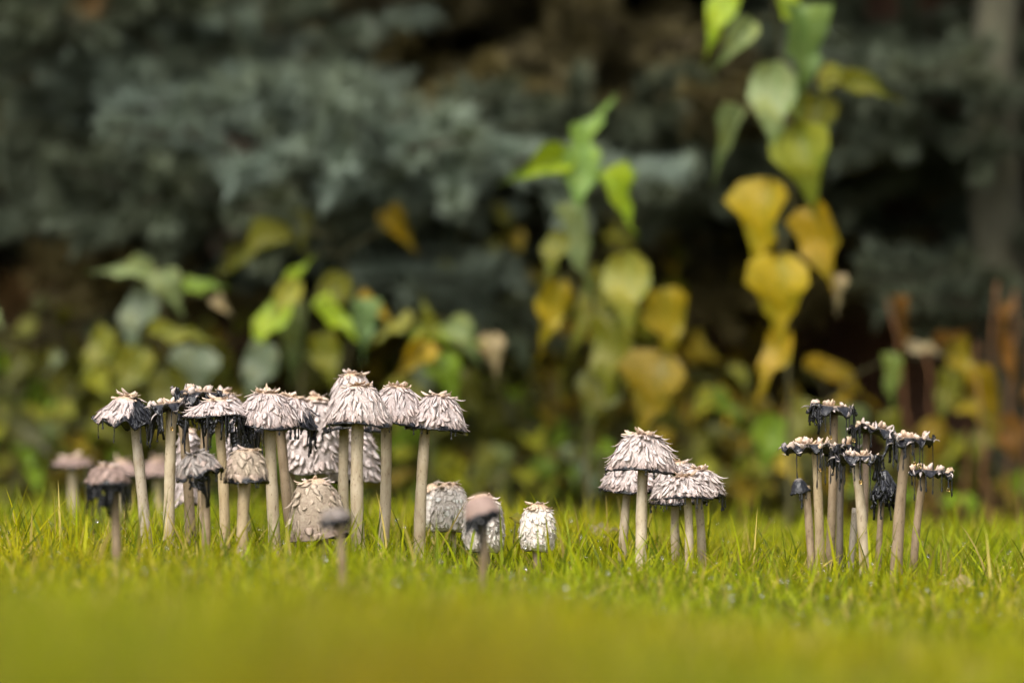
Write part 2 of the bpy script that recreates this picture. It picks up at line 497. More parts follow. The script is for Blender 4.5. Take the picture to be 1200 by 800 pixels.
def put_leaf(plant, base, tipdir, ln, wd, col, face=None, k=None):
    x = Vector(tipdir).normalized()
    nrm = Vector(face) if face is not None else Vector((random.uniform(-.5, .5), -.75, random.uniform(.25, .95)))
    z = (nrm - x * nrm.dot(x))
    if z.length < .05: z = Vector((0.1, -1, .3)) - x * Vector((0.1, -1, .3)).dot(x)
    z.normalize(); y = z.cross(x)
    mt = Matrix.Translation(Vector(base) - plant.location) @ Matrix((x, y, z)).transposed().to_4x4() @ Matrix.Diagonal((ln, wd, ln * .8, 1))
    j = random.uniform(.85, 1.15)
    return link('leaf', random.choice(LEAVES) if k is None else LEAVES[k], plant, mt, [c_ * j for c_ in col])


def vine(label, d, stem_px, leaves, group=None, name='leafy_vine', stem_r=.0028):
    """leaves: (x, y, tip dx, tip dy, length px, width px, colour) where (x,y) is the middle of the leaf"""
    pts = [P(x, y, d + dd) for (x, y, dd) in stem_px]
    p0 = pts[0]; base = Vector((p0.x, p0.y, gz(p0.x, p0.y) - .01))
    t = empty(name, base, label, 'vine', group)
    mb = MB()
    full = [base] + pts
    sm = []
    for i in range(len(full) - 1):
        for q in range(5): sm.append(full[i].lerp(full[i + 1], q / 5) + Vector((random.uniform(-.003, .003), random.uniform(-.003, .003), 0)))
    sm.append(full[-1])
    mb.tube([p - base for p in sm], [stem_r * (1.5 - 1.1 * i / len(sm)) for i in range(len(sm))], 6)
    for (x, y, dx, dy, lp, wp, col) in leaves:
        dd = d + random.uniform(-.12, .08)
        l2 = math.hypot(dx, dy)
        bx, by = x - dx / l2 * lp * .5, y - dy / l2 * lp * .5
        b3 = P(bx, by, dd); e3 = P(x + dx / l2 * lp * .5, y + dy / l2 * lp * .5, dd - .015)
        ln = (e3 - b3).length
        put_leaf(t, b3, e3 - b3, ln * 1.06, M(wp, dd) * random.uniform(.85, 1.0), [c_ * 1.2 for c_ in col])
        near = min(sm, key=lambda s_: (s_ - b3).length + max(0, s_.z - b3.z) * .7)
        mid = near.lerp(b3, .5) + Vector((0, 0, .012))
        mb.tube([near - base, mid - base, b3 - base], [.0014, .0012, .001], 5)
    link('stem', mb.mesh('stem', MAT_VINE), t)
    return t


vine('tall climbing vine with speckled green leaves above and broad yellow leaves hanging below', 8.4,
     [(925, 470, 0), (915, 330, .04), (930, 200, 0), (915, 90, .05), (905, -10, 0), (890, -160, .05)],
     [(842, 25, -25, 75, 95, 36, LIME), (858, 55, -35, 45, 75, 34, PALE), (945, 62, 25, 85, 118, 72, (0.13, 0.2, 0.05)), (908, 130, 5, 90, 115, 60, PALE),
      (852, 168, -35, 75, 92, 32, PALE), (952, 150, -10, 50, 75, 56, OLIV), (946, 198, 15, 70, 100, 74, (0.2, 0.22, 0.02)), (1018, 104, 70, 18, 72, 28, OLIV),
      (888, 266, -25, 85, 118, 74, YEL), (965, 292, 22, 80, 110, 62, AMB), (912, 352, -2, 85, 112, 76, YEL), (903, 428, -30, 65, 92, 46, AMB),
      (978, 345, 8, 40, 45, 18, TAN), (930, 20, 30, 40, 60, 45, LIME), (990, 95, 50, -20, 60, 36, YGR)])
vine('upright vine with pointed bright green leaves on top and yellowing leaves crowded beneath', 8.5,
     [(690, 520, 0), (700, 420, .03), (690, 320, 0), (683, 230, .03), (688, 165, 0), (695, 140, 0)],
     [(694, 145, 22, -50, 75, 34, (0.15, 0.24, 0.04)), (630, 198, -75, 25, 84, 40, LIME), (681, 212, -5, 65, 80, 52, (0.16, 0.25, 0.06)), (722, 238, 40, 55, 80, 44, LIME),
      (678, 288, -10, 75, 105, 50, PALE), (645, 372, -10, 70, 90, 46, YEL), (690, 365, -35, 70, 105, 52, YGR), (737, 348, 5, 80, 105, 62, YGR),
      (782, 385, 15, 70, 95, 66, YEL), (715, 425, -10, 80, 115, 72, OLIV), (760, 462, -30, 70, 105, 84, (0.2, 0.14, 0.005)), (650, 300, -20, 60, 60, 40, OLIV), (700, 470, -20, 70, 80, 60, DOLV)])
vine('low vine with pale grey green wet leaves behind the tattered pinkish inkcap', 8.75,
     [(190, 540, 0), (195, 450, .03), (190, 370, 0), (180, 315, 0)],
     [(145, 315, -60, -8, 76, 30, PALE), (160, 380, -20, 65, 92, 52, GREY), (200, 342, 15, 40, 58, 42, PALE), (240, 336, 45, -8, 50, 30, GREEN), (218, 392, 65, 6, 90, 28, OLIV),
      (228, 438, -10, 50, 66, 62, GREY), (150, 440, -25, 50, 70, 50, OLIV), (262, 360, 20, 25, 30, 20, TAN), (205, 470, 20, 60, 75, 50, DOLV), (110, 420, -30, 50, 80, 46, OLIV)])
vine('bright yellow green vine sprig rising behind the middle of the tall inkcap cluster', 8.7,
     [(350, 520, 0), (355, 420, .03), (350, 350, 0), (352, 320, 0)],
     [(350, 322, 15, -35, 44, 26, LIME), (312, 388, -40, 65, 98, 40, LIME), (346, 400, -15, 70, 95, 46, PALE), (398, 378, 45, 30, 76, 40, LIME), (332, 352, -25, 30, 55, 30, YGR),
      (428, 382, 10, 45, 66, 40, (0.15, 0.23, 0.09)), (385, 425, 20, 60, 72, 46, OLIV), (300, 440, -20, 60, 80, 50, GREY), (440, 362, 40, 10, 50, 36, AMB)])
vine('leafy sprig of amber and fresh green leaves behind the last leaning inkcap', 8.75,
     [(505, 530, 0), (510, 430, .02), (500, 370, 0)],
     [(480, 420, -25, 35, 60, 34, AMB), (520, 392, 55, -10, 78, 40, LIME), (500, 372, -10, -45, 54, 30, OLIV), (545, 400, 40, 45, 60, 34, PALE), (578, 415, 5, 40, 50, 30, TAN), (460, 385, -40, 20, 56, 30, YGR),
      (525, 445, 10, 60, 70, 44, GREEN), (470, 475, -20, 50, 66, 44, OLIV), (556, 468, 15, 55, 74, 44, DOLV), (495, 450, -15, 50, 60, 40, GREY)])
vine('thin vine carrying amber and olive leaves across the spruce boughs', 9.0,
     [(380, 500, .1), (420, 380, .1), (400, 300, .05), (455, 262, 0)],
     [(470, 272, 30, 45, 66, 30, AMB), (300, 295, -60, 25, 90, 44, OLIV), (345, 275, 20, 35, 54, 44, OLIV), (270, 312, -50, 20, 60, 34, DOLV), (390, 350, -20, 50, 60, 40, OLIV)])
vine('small plant with drooping yellow leaf and a green leaf beside the black inkcaps', 8.7,
     [(960, 560, 0), (975, 470, .02), (1000, 440, 0), (1030, 425, 0)],
     [(985, 446, 75, 25, 92, 30, AMB), (1045, 445, -15, 45, 62, 36, (0.15, 0.2, 0.04)), (940, 500, -30, 50, 66, 46, OLIV), (1000, 510, 10, 55, 72, 56, (0.12, 0.15, 0.06)), (900, 520, -20, 50, 66, 50, GREEN), (1045, 510, 30, 50, 60, 40, OLIV)])
# dry stalks on the right
dp = P(1130, 560, 8.9)
dry = empty('dry_plant', (dp.x, dp.y, gz(dp.x, dp.y) - .01), 'withered plant of reddish brown dry stalks with yellow shrivelled leaves', 'plant')
mb = MB()
for (x0, y0, x1, y1, dd) in [(1085, 560, 1042, 352, 8.9), (1120, 570, 1150, 400, 8.9), (1150, 570, 1172, 330, 8.95), (1180, 570, 1192, 340, 9.0), (1165, 570, 1140, 440, 8.8),
                             (1195, 570, 1210, 380, 8.9), (1100, 560, 1085, 410, 9.0)]:
    a, bb = P(x0, y0, dd), P(x1, y1, dd); a.z = min(a.z, gz(a.x, a.y)) if y0 > 500 else a.z
    pts = [a.lerp(bb, q / 7) + Vector((random.uniform(-.008, .008), random.uniform(-.008, .008), 0)) - dry.location for q in range(8)]
    mb.tube(pts, [.003 * (1.2 - .6 * q / 7) for q in range(8)], 6)
link('stalk', mb.mesh('stalk', MAT_DRY), dry)
for (x, y, dx, dy, lp, wp, c) in [(1060, 385, 25, 55, 85, 14, RUST), (1090, 410, 60, 12, 60, 18, TAN), (1130, 430, 30, 60, 80, 36, YEL), (1110, 470, -20, 60, 80, 34, OLIV), (1160, 470, 20, 60, 90, 36, AMB),
                                  (1185, 430, 10, 70, 80, 16, RUST), (1150, 520, -25, 55, 70, 34, OLIV), (1185, 520, 20, 60, 70, 34, RUST), (1120, 395, 40, -25, 50, 14, RUST), (1140, 480, 30, 20, 60, 30, YEL),
                                  (1175, 380, -20, 50, 60, 14, RUST), (1095, 520, -10, 50, 60, 30, AMB)]:
    l2 = math.hypot(dx, dy); b3 = P(x - dx / l2 * lp / 2, y - dy / l2 * lp / 2, 8.85); e3 = P(x + dx / l2 * lp / 2, y + dy / l2 * lp / 2, 8.84)
    put_leaf(dry, b3, e3 - b3, (e3 - b3).length, M(wp, 8.85), c)

MAT_MOSS = rough_mat('mossy_bark', (0.015, 0.016, 0.009), (0.085, 0.078, 0.045), 22, dist=.01, stretch=(1, 1, .35))
tp = P(1172, 500, 9.5); tb = Vector((tp.x, tp.y, gz(tp.x, tp.y) - .02))
yt = empty('slender_tree', tb, 'slender tree trunk with mottled grey green bark behind the dry stalks', 'tree')
mb = MB(); mb.tube([(.012 * math.sin(i * 1.3), .01 * math.cos(i), .2 * i) for i in range(14)], [.05 * (1.3 if i == 0 else 1) * (1 - .05 * i) * (1 + .06 * math.sin(i * 2.7)) for i in range(14)], 12)
link('trunk', mb.mesh('trunk', MAT_MOSS), yt)
for k in range(5):
    a = k * 1.3; z0 = 1.5 + .22 * k; mb = MB()
    mb.tube([(math.cos(a) * q * .11, math.sin(a) * q * .11, z0 + q * .09) for q in range(7)], [.016 * (1 - .13 * q) for q in range(7)], 7)
    link('limb', mb.mesh('limb', MAT_MOSS), yt)
    for q in range(16):
        u = random.uniform(.25, 1) * 6
        pb = tb + Vector((math.cos(a) * u * .11, math.sin(a) * u * .11, z0 + u * .09)); an = random.uniform(0, 6.28)
        put_leaf(yt, pb, (math.cos(an), math.sin(an), random.uniform(-1, .2)), random.uniform(.06, .1), random.uniform(.035, .055), random.choice((OLIV, YGR, DOLV, YEL)))

# low undergrowth plants, one by one
DYEL = (0.2, 0.145, 0.01)
PALS = [[OLIV, DOLV, GREEN, OLIV, DOLV, GREY], [OLIV, DOLV, PALE, DOLV, OLIV, DOLV], [OLIV, DYEL, DOLV, DYEL, AMB], [DOLV, OLIV, DOLV, GREEN, DYEL], [RUST, DOLV, OLIV, RUST, DYEL], [DOLV, OLIV, DYEL, OLIV, GREEN, YGR]]
UND = [(-60, 8.9, .34, 1), (20, 8.8, .36, 1), (75, 9.0, .3, 0), (120, 8.7, .2, 3), (250, 8.9, .3, 3), (300, 8.75, .2, 3), (420, 8.9, .26, 1), (455, 8.7, .16, 3),
       (560, 8.9, .3, 0), (610, 8.75, .26, 1), (650, 8.95, .28, 2), (700, 8.7, .14, 3), (765, 8.9, .3, 2), (815, 8.75, .22, 3), (860, 8.9, .26, 2), (900, 8.7, .14, 3),
       (950, 8.95, .2, 2), (1050, 8.75, .12, 3), (1100, 8.8, .16, 4), (1160, 8.7, .14, 3), (1230, 8.9, .25, 4), (380, 9.2, .36, 2), (180, 9.1, .3, 1), (730, 9.2, .36, 2), (540, 9.3, .36, 3), (30, 8.6, .15, 3), (640, 8.6, .13, 0), (520, 8.6, .12, 3), (1290, 8.8, .3, 4), (-130, 8.8, .3, 3),
       (60, 9.2, .34, 3), (200, 9.3, .36, 5), (330, 9.25, .38, 5), (440, 9.3, .44, 3), (560, 9.35, .47, 5), (660, 9.3, .5, 2), (760, 9.25, .52, 5), (850, 9.3, .48, 2)]
ULAB = [
    'pale wet leaved undergrowth plant beyond the flat blurred cap, outermost of the pale plants',
    'pale wet leaved undergrowth plant behind the flat blurred cap',
    'olive and grey leaved undergrowth plant behind the low pale grey green vine, tall',
    'dull green undergrowth plant in front of the low pale grey green vine',
    'dull green undergrowth plant between the low pale vine and the bright yellow green sprig',
    'dull green undergrowth plant in front of the bright yellow green sprig, short',
    'pale wet leaved undergrowth plant behind the highest inkcap of the big cluster',
    'dull green undergrowth plant behind the shaggy inkcap next to the last leaning one',
    'olive and grey leaved undergrowth plant behind the small bud, tall',
    'pale wet leaved undergrowth plant behind the free standing bud, speckled pale',
    'yellowing undergrowth plant under the upright pointed vine, amber tinged',
    'dull green undergrowth plant at the foot of the upright pointed vine, short',
    'yellowing undergrowth plant above the tallest frilled inkcap, golden',
    'dull green undergrowth plant behind the trio of frilled inkcaps',
    'yellowing undergrowth plant under the broad yellow leaves of the tall climbing vine',
    'dull green undergrowth plant short at the foot of the tall climbing vine',
    'yellowing undergrowth plant behind the highest dissolved inkcap',
    'dull green undergrowth plant low behind the longest thick leaning stem',
    'rusty brown undergrowth plant below the dry stalks, nearest the dissolved inkcaps',
    'dull green undergrowth plant short, in front of the dry stalks',
    'rusty brown undergrowth plant past the dry stalks, tall',
    'yellowing undergrowth plant tall and amber behind the bright yellow green sprig',
    'pale wet leaved undergrowth plant tall behind the low pale grey green vine',
    'yellowing undergrowth plant tall and golden behind the upright pointed vine',
    'dull green undergrowth plant tall, between the amber sprig and the upright pointed vine',
    'dull green undergrowth plant short, right behind the blurred flat cap',
    'olive and grey leaved undergrowth plant short, just behind the free standing bud',
    'dull green undergrowth plant short, just behind the last leaning inkcap',
    'rusty brown undergrowth plant outermost beyond the dry stalks',
    'dull green undergrowth plant outermost beyond the blurred flat cap',
    'tall dull green undergrowth plant in the shade beyond the low pale grey green vine', 'tall olive undergrowth plant in the shade behind the low pale grey green vine',
    'tall olive undergrowth plant in the shade behind the bright yellow green sprig', 'tall dull green undergrowth plant in the shade under the hanging amber leaf',
    'tall olive undergrowth plant in the shade beside the upright pointed vine', 'tall yellowing undergrowth plant in the shade directly behind the upright pointed vine',
    'tall olive undergrowth plant in the shade above the tallest frilled inkcap', 'tall yellowing undergrowth plant in the shade behind the tall climbing vine']
for i, (px, d, h, pal) in enumerate(UND):
    d += .65; h *= 1.12
    rr = random.Random(100 + i); p = P(px, 520, d); base = Vector((p.x, p.y, gz(p.x, p.y) - .005))
    t = empty('undergrowth_plant', base, ULAB[i], 'plant', 'undergrowth plants along the lawn edge')
    mb = MB()
    for s in range(3):
        hh = h * rr.uniform(.65, 1.1); lean = Vector((rr.uniform(-.35, .35), rr.uniform(-.3, .15), 1))
        pts = [Vector((rr.uniform(-.02, .02), rr.uniform(-.02, .02), 0)) + lean * (hh * q / 6) for q in range(7)]
        mb.tube(pts, [.0026 * (1.2 - .8 * q / 6) for q in range(7)], 5)
        nl = int(6 + h * 19)
        for q in range(nl):
            f = .15 + .85 * q / max(1, nl - 1); u = f * 6; k = min(5, int(u)); bp = pts[k].lerp(pts[k + 1], u - k)
            an = rr.uniform(0, 6.28); uf = rr.choice((.7, 1.0, 1.3, 1.6, 2.3))
            out = Vector((math.cos(an), math.sin(an) - .3, rr.uniform(-1.1, .1)))
            pe = bp + Vector((out.x, out.y, .3)) * .03
            mb.tube([bp, bp.lerp(pe, .5) + Vector((0, 0, .003)), pe], [.0012] * 3, 4)
            put_leaf(t, base + pe, out, rr.uniform(.05, .1), rr.uniform(.028, .052), [q_ * uf for q_ in rr.choice(PALS[pal])], face=(rr.uniform(-.5, .5), -.6, rr.uniform(.3, 1.1)))
    link('stem', mb.mesh('stem', MAT_VINE), t)


# ------------------------------------------------------------------ mushrooms
def scale_mesh(seed, kind):
    rr = random.Random(seed); mb = MB()
    n = 5
    if kind == 'strap': wp = [.55, .95, 1.0, .75, .4, .05]; th = [.1, .14, .12, .1, .07, .02]; lift = rr.uniform(.03, .14)
    elif kind == 'curl': wp = [.7, 1.0, .95, .8, .5, .08]; th = [.16, .2, .18, .15, .1, .03]; lift = rr.uniform(.3, .6)
    else: wp = [.6, 1.0, 1.05, .95, .7, .2]; th = [.35, .45, .5, .45, .35, .1]; lift = rr.uniform(.25, .7)
    side = rr.uniform(-.18, .18)
    for i in range(n + 1):
        u = i / n; x = u - .1 if kind != 'curl' else (u - .35 * max(0, u - .6))
        z = lift * u * u + .03; y = side * u * u; w_ = wp[i] * .5 * rr.uniform(.85, 1.1)
        tt = th[i] * .5
        mb.v += [(x, y - w_, z), (x, y, z + tt), (x, y + w_, z + rr.uniform(-.04, .04)), (x, y, z - tt * .6)]
    for i in range(n):
        for k in range(4):
            k2 = (k + 1) % 4; a = i * 4
            mb.f.append((a + k, a + k2, a + 4 + k2, a + 4 + k)); mb.mi.append(0)
    mb.f.append((3, 2, 1, 0)); mb.f.append((n * 4, n * 4 + 1, n * 4 + 2, n * 4 + 3)); mb.mi += [0, 0]
    return mb.mesh('scale', MAT_SCALE)


STRAP = [scale_mesh(s, 'strap') for s in range(5)]
CURL = [scale_mesh(s + 20, 'curl') for s in range(5)]
LUMP = [scale_mesh(s + 40, 'lump') for s in range(5)]
KNOB = []
for s_ in range(5):
    mb = MB(); mb.blob((.4, 0, .2), (.55, .45, .42), s_ + 60, (7, 5)); rk = random.Random(s_)
    mb.v = [Vector(q) + Vector((rk.uniform(-.14, .14), rk.uniform(-.14, .14), rk.uniform(-.12, .22))) for q in mb.v]; KNOB.append(mb.mesh('knob', MAT_SCALE))


def drip_mesh(seed):
    rr = random.Random(seed); mb = MB(); n = 11; sides = 6; ox = oy = 0
    for i in range(n + 1):
        u = i / n
        r_ = .8 * (1 - .5 * u) * rr.uniform(.7, 1.25)
        if i == 0: r_ = 1.3
        if u > .8: r_ = (.85, 1.05, .75)[min(2, i - n + 2)]
        if i == n: r_ = .2
        for k in range(sides):
            a = 2 * math.pi * k / sides
            mb.v.append((ox + r_ * math.cos(a), oy + r_ * math.sin(a), -u))
        ox += rr.uniform(-.2, .2); oy += rr.uniform(-.2, .2)
    for i in range(n):
        for k in range(sides):
            k2 = (k + 1) % sides
            mb.f.append((i * sides + k, (i + 1) * sides + k, (i + 1) * sides + k2, i * sides + k2)); mb.mi.append(0)
    mb.f.append(tuple(range(sides))); mb.f.append(tuple(n * sides + k for k in range(sides))[::-1]); mb.mi += [0, 0]
    return mb.mesh('ink_drip', MAT_INK)


DRIPS = [drip_mesh(s) for s in range(6)]
mb = MB(); mb.blob((0, 0, 0), (1, 1, 1.15), 0, (10, 7)); DROP_A = mb.mesh('drop', MAT_AMBER)
for v_ in DROP_A.vertices: v_.co.normalize()
DROP_W = DROP_A.copy(); DROP_W.materials[0] = MAT_WATER

PROF = {
    'umbrella': [(0, 1.0), (.2, .985), (.4, .915), (.56, .79), (.72, .585), (.86, .33), (.95, .125), (1, 0)],
    'bell': [(0, 1), (.28, .985), (.5, .92), (.68, .78), (.82, .58), (.92, .34), (.98, .14), (1, 0)],
    'tall': [(0, 1), (.26, .985), (.5, .92), (.68, .8), (.8, .62), (.9, .4), (.98, .16), (1, 0)],
    'egg': [(0, 1), (.36, .97), (.66, .86), (.88, .67), (1, .44), (.98, .22), (.84, .06), (.66, 0)],
    'cone': [(0, 1.0), (.22, .95), (.42, .78), (.6, .58), (.76, .38), (.88, .2), (.96, .06), (1, 0)],
    'disc': [(0, .8), (.3, .95), (.5, 1.0), (.68, .9), (.8, .62), (.9, .4), (.96, .35), (1, .5)],
}
PALEC = np.array((0.60, 0.525, 0.515)); CREAM = np.array((0.60, 0.44, 0.30)); INKC = np.array((0.009, 0.010, 0.015)); BROWN = np.array((0.33, 0.235, 0.2))
GREYC = np.array((0.30, 0.27, 0.25)); TANC = np.array((0.45, 0.37, 0.28)); DARKT = np.array((0.10, 0.09, 0.085))


def lerp(a, b, f): return a * (1 - f) + b * f


MUSH = []


def mushroom(label, x, top, rim, hw, base, d, kind='umbrella', sw=13, swt=None, tilt=0.0, ink=.06, inkdir=None, skin='pale', drips=6, dl=(8, 24),
             curtain=None, scales=1.0, crown=9, lobes=0.0, stemcol=(0.50, 0.42, 0.30), yaw=0.0, stem_to=None, wet=0, seed=None, tilt_f=0.0, frill=.14, group='shaggy inkcaps on the lawn'):
    seed = seed if seed is not None else len(MUSH) * 7 + 3
    rr = random.Random(seed)
    ctr = P(x, rim, d); rimz = ctr.z
    H = M(rim - top, d); Rm = M(hw, d)
    bp = P(base[0], base[1], d); bx, by = bp.x, ctr.y + rr.uniform(-.006, .006)
    # follow the stem's slant down to the ground
    st = P(*(stem_to or (x, rim)), d)
    zz = gz(bx, by) - .008
    if abs(bp.z - st.z) > 1e-4:
        k = (zz - st.z) / (bp.z - st.z); bx = st.x + (bx - st.x) * min(1.4, max(.6, k))
    B = Vector((bx, by, zz))
    if kind == 'disc': ctr.z += H * .3; rimz = ctr.z; H *= .72
    e = empty('inkcap_mushroom', B, label, 'mushroom', group)
    # ---- stem
    mb = MB(); n = 16; jp = [rr.uniform(-1, 1) for _ in range(4)]
    topz = H * (.45 if kind != 'disc' else .5)
    S0 = Vector((st.x, st.y, rimz + topz)) - B
    slant = Vector((st.x - bx, st.y - by, 0)) / max(.02, st.z - zz)
    S0.x += slant.x * topz
    pts = []; rad = []
    swt_ = swt or sw * .82
    for i in range(n + 1):
        u = i / n; p = Vector((0, 0, 0)).lerp(S0, u)
        bow = math.sin(math.pi * u)
        p.x += bow * jp[0] * .0028; p.y += bow * jp[1] * .003
        pts.append(p)
        r_ = M(sw * (1 - u) + swt_ * u, d) * .5 * (1 + .035 * math.sin(u * 17 + seed) + .02 * math.sin(u * 41))
        if u < .12: r_ *= 1 + (.12 - u) * 1.8
        rad.append(r_)
    mb.tube(pts, rad, 12)
    j = rr.uniform(.78, .95)
    link('stem', mb.mesh('stem', MAT_STEM), e, None, [c_ * j for c_ in stemcol])
    if kind == 'bare':
        MUSH.append(e); return e
    # ---- cap
    ph = [rr.uniform(0, 6.28) for _ in range(8)]
    prof = PROF[kind]
    pr_t = np.linspace(0, 1, len(prof)); pr_r = np.array([p[0] for p in prof]); pr_z = np.array([p[1] for p in prof])
    wavy = {'egg': .02, 'tall': .05, 'bell': .05, 'umbrella': .06, 'cone': .1, 'disc': .16}[kind]
    disc = kind == 'disc'
    nl = rr.choice((7, 8, 9))

    def cap_pt(th, t_):
        r_ = float(np.interp(t_, pr_t, pr_r)); z_ = float(np.interp(t_, pr_t, pr_z))
        edge = t_ ** 2
        wv = math.sin(2 * th + ph[0]) * .5 + math.sin(3 * th + ph[1]) * .35 + math.sin(5 * th + ph[2]) * .25
        r2 = r_ * (1 + wavy * wv * edge)
        z2 = z_ + wavy * .9 * (math.sin(2 * th + ph[3]) + .6 * math.sin(3 * th + ph[4])) * edge * (.7 if not disc else 1.2)
        if disc or lobes:
            lo = lobes or 1.0
            lb = math.sin(nl * th + ph[5]) + .5 * math.sin((2 * nl + 1) * th + ph[6])
            r2 *= 1 + .09 * lo * lb * max(0, t_ - .45) / .55
            z2 += (.5 if disc else .16) * lo * math.sin(nl * th + ph[7]) * max(0, t_ - .6) / .4
        pl = math.sin(th * 34 + 3 * math.sin(th * 5 + ph[1])) * .012 + math.sin(th * 57 + ph[2]) * .007
        r2 *= 1 + pl * min(1, t_ * 1.6) * (0.6 if kind == 'egg' else 1)
        ba = .025 * math.sin(th * 4 + t_ * 9 + ph[3]) * math.sin(t_ * 3.1)
        return Vector((math.cos(th) * r2 * Rm * (1 + ba), math.sin(th) * r2 * Rm * (1 + ba), z2 * H))

    def cap_col(th, t_):
        base_ = {'pale': PALEC, 'fair': np.array((.66, .585, .565)), 'grey': GREYC, 'tan': TANC, 'white': np.array((.76, .70, .64)), 'brown': BROWN * 1.05, 'dark': DARKT}[skin]
        c_ = lerp(CREAM if skin not in ('grey', 'dark') else GREYC * .8, base_, float(sstep(.2, .34, t_))) if kind != 'disc' else lerp(CREAM * .8, INKC * 1.5, float(sstep(.22, .48, t_)))
        if kind not in ('egg', 'disc', 'tall'):
            c_ = lerp(c_, BROWN, .7 * float(sstep(.72, .95, t_)))
        k_ = ink
        if inkdir is not None:
            k_ = ink + inkdir[1] * max(0, math.cos(th - inkdir[0])) ** 1.5
        k_ += .04 * math.sin(7 * th + ph[2]) * (1 if k_ > .02 else 0)
        if kind != 'disc' and k_ > 0:
            c_ = lerp(c_, INKC, float(sstep(1 - k_ - .05, 1 - k_ + .03, t_)))
        if kind == 'disc':
            tip = float(sstep(.84, .97, t_)) * float(sstep(-.1, .7, math.sin(nl * th + ph[7])))
            c_ = lerp(c_, np.array((.5, .45, .45)), tip * .9)
        return c_
    NU, NV = (84, 22)
    mb = MB()
    ths = [2 * math.pi * k / NU for k in range(NU)]
    for j_ in range(NV + 1):
        t_ = j_ / NV
        for th in ths:
            mb.v.append(cap_pt(th, max(t_, .004))); mb.c.append(cap_col(th, t_) * (.84 if t_ > .3 and kind not in ('disc', 'egg') and scales > .5 else 1))
    for j_ in range(NV):
        for k in range(NU):
            k2 = (k + 1) % NU
            mb.f.append((j_ * NU + k, (j_ + 1) * NU + k, (j_ + 1) * NU + k2, j_ * NU + k2)); mb.mi.append(0)
    mb.f.append(tuple(range(NU))); mb.mi.append(0)
    T = Matrix.Translation(ctr - B) @ Matrix.Rotation(R(tilt), 4, 'Y') @ Matrix.Rotation(R(tilt_f), 4, 'X') @ Matrix.Rotation(R(yaw), 4, 'Z')
    cap = link('cap', mb.mesh('cap', MAT_CAP), e, T)
    # ---- gills: the dark underside
    mb = MB()
    rings = [(1.0, 0, -.0006), (.96, .0, .0012), (.7, .14, 0), (.4, .3, 0), (.12, .42, 0)] if kind not in ('egg', 'disc') else [(1.0, 0, -.0006), (.9, .04, 0), (.6, .1, 0), (.2, .16, 0)]
    for (fr, up, dz) in rings:
        for k, th in enumerate(ths):
            q = cap_pt(th, 1.0); gl = 1 + (.012 if k % 2 else -.012)
            mb.v.append(Vector((q.x * fr * gl, q.y * fr * gl, (q.z if fr > .9 else q.z * .5) + up * H + dz)))
    for j_ in range(len(rings) - 1):
        for k in range(NU):
            k2 = (k + 1) % NU
            mb.f.append((j_ * NU + k, j_ * NU + k2, (j_ + 1) * NU + k2, (j_ + 1) * NU + k)); mb.mi.append(0)
    mb.f.append(tuple((len(rings) - 1) * NU + k for k in range(NU))); mb.mi.append(0)
    link('gills', mb.mesh('gills', MAT_GILL), cap)
    # ---- inky rim
    if ink > .0:
        mb = MB(); n0 = 0; sides = 5; K = 72
        for k in range(K):
            th = 2 * math.pi * k / K; q = cap_pt(th, 1.0)
            rr_ = M(1.15, d) * (1 + .7 * math.sin(th * 9 + ph[1]) * math.sin(th * 4 + ph[2]) + rr.uniform(-.2, .5)) * (1.4 if disc else 1)
            if inkdir is not None: rr_ *= .6 + 1.2 * max(0, math.cos(th - inkdir[0]))
            if disc: rr_ *= max(.08, .8 - 1.2 * max(0, math.sin(nl * th + ph[7])))
            o_ = Vector((math.cos(th), math.sin(th), 0))
            for s in range(sides):
                a = 2 * math.pi * s / sides
                mb.v.append(q + o_ * (math.cos(a) * rr_) + Vector((0, 0, math.sin(a) * rr_ * .9 - rr_ * .5)))
        for k in range(K):
            for s in range(sides):
                s2 = (s + 1) % sides; k2 = (k + 1) % K
                mb.f.append((k * sides + s, k2 * sides + s, k2 * sides + s2, k * sides + s2)); mb.mi.append(0)
        link('ink_rim', mb.mesh('ink_rim', MAT_INK), cap)

    def frame(th, t_, lift=0.0, spin=0.0):
        q = cap_pt(th, t_); q2 = cap_pt(th, min(1.0, t_ + .03)); q1 = cap_pt(th, max(0.004, t_ - .03))
        xx = (q2 - q1).normalized(); tg = (cap_pt(th + .03, t_) - cap_pt(th - .03, t_))
        if tg.length < 1e-7: tg = Vector((-math.sin(th), math.cos(th), 0))
        tg.normalize(); zz_ = xx.cross(tg).normalized()
        if zz_.dot(Vector((math.cos(th), math.sin(th), .6))) < 0: zz_ = -zz_
        yy = zz_.cross(xx).normalized()
        rm = Matrix((xx, yy, zz_)).transposed().to_4x4()
        return Matrix.Translation(q) @ rm @ Matrix.Rotation(-lift, 4, 'Y') @ Matrix.Rotation(spin, 4, 'Z')
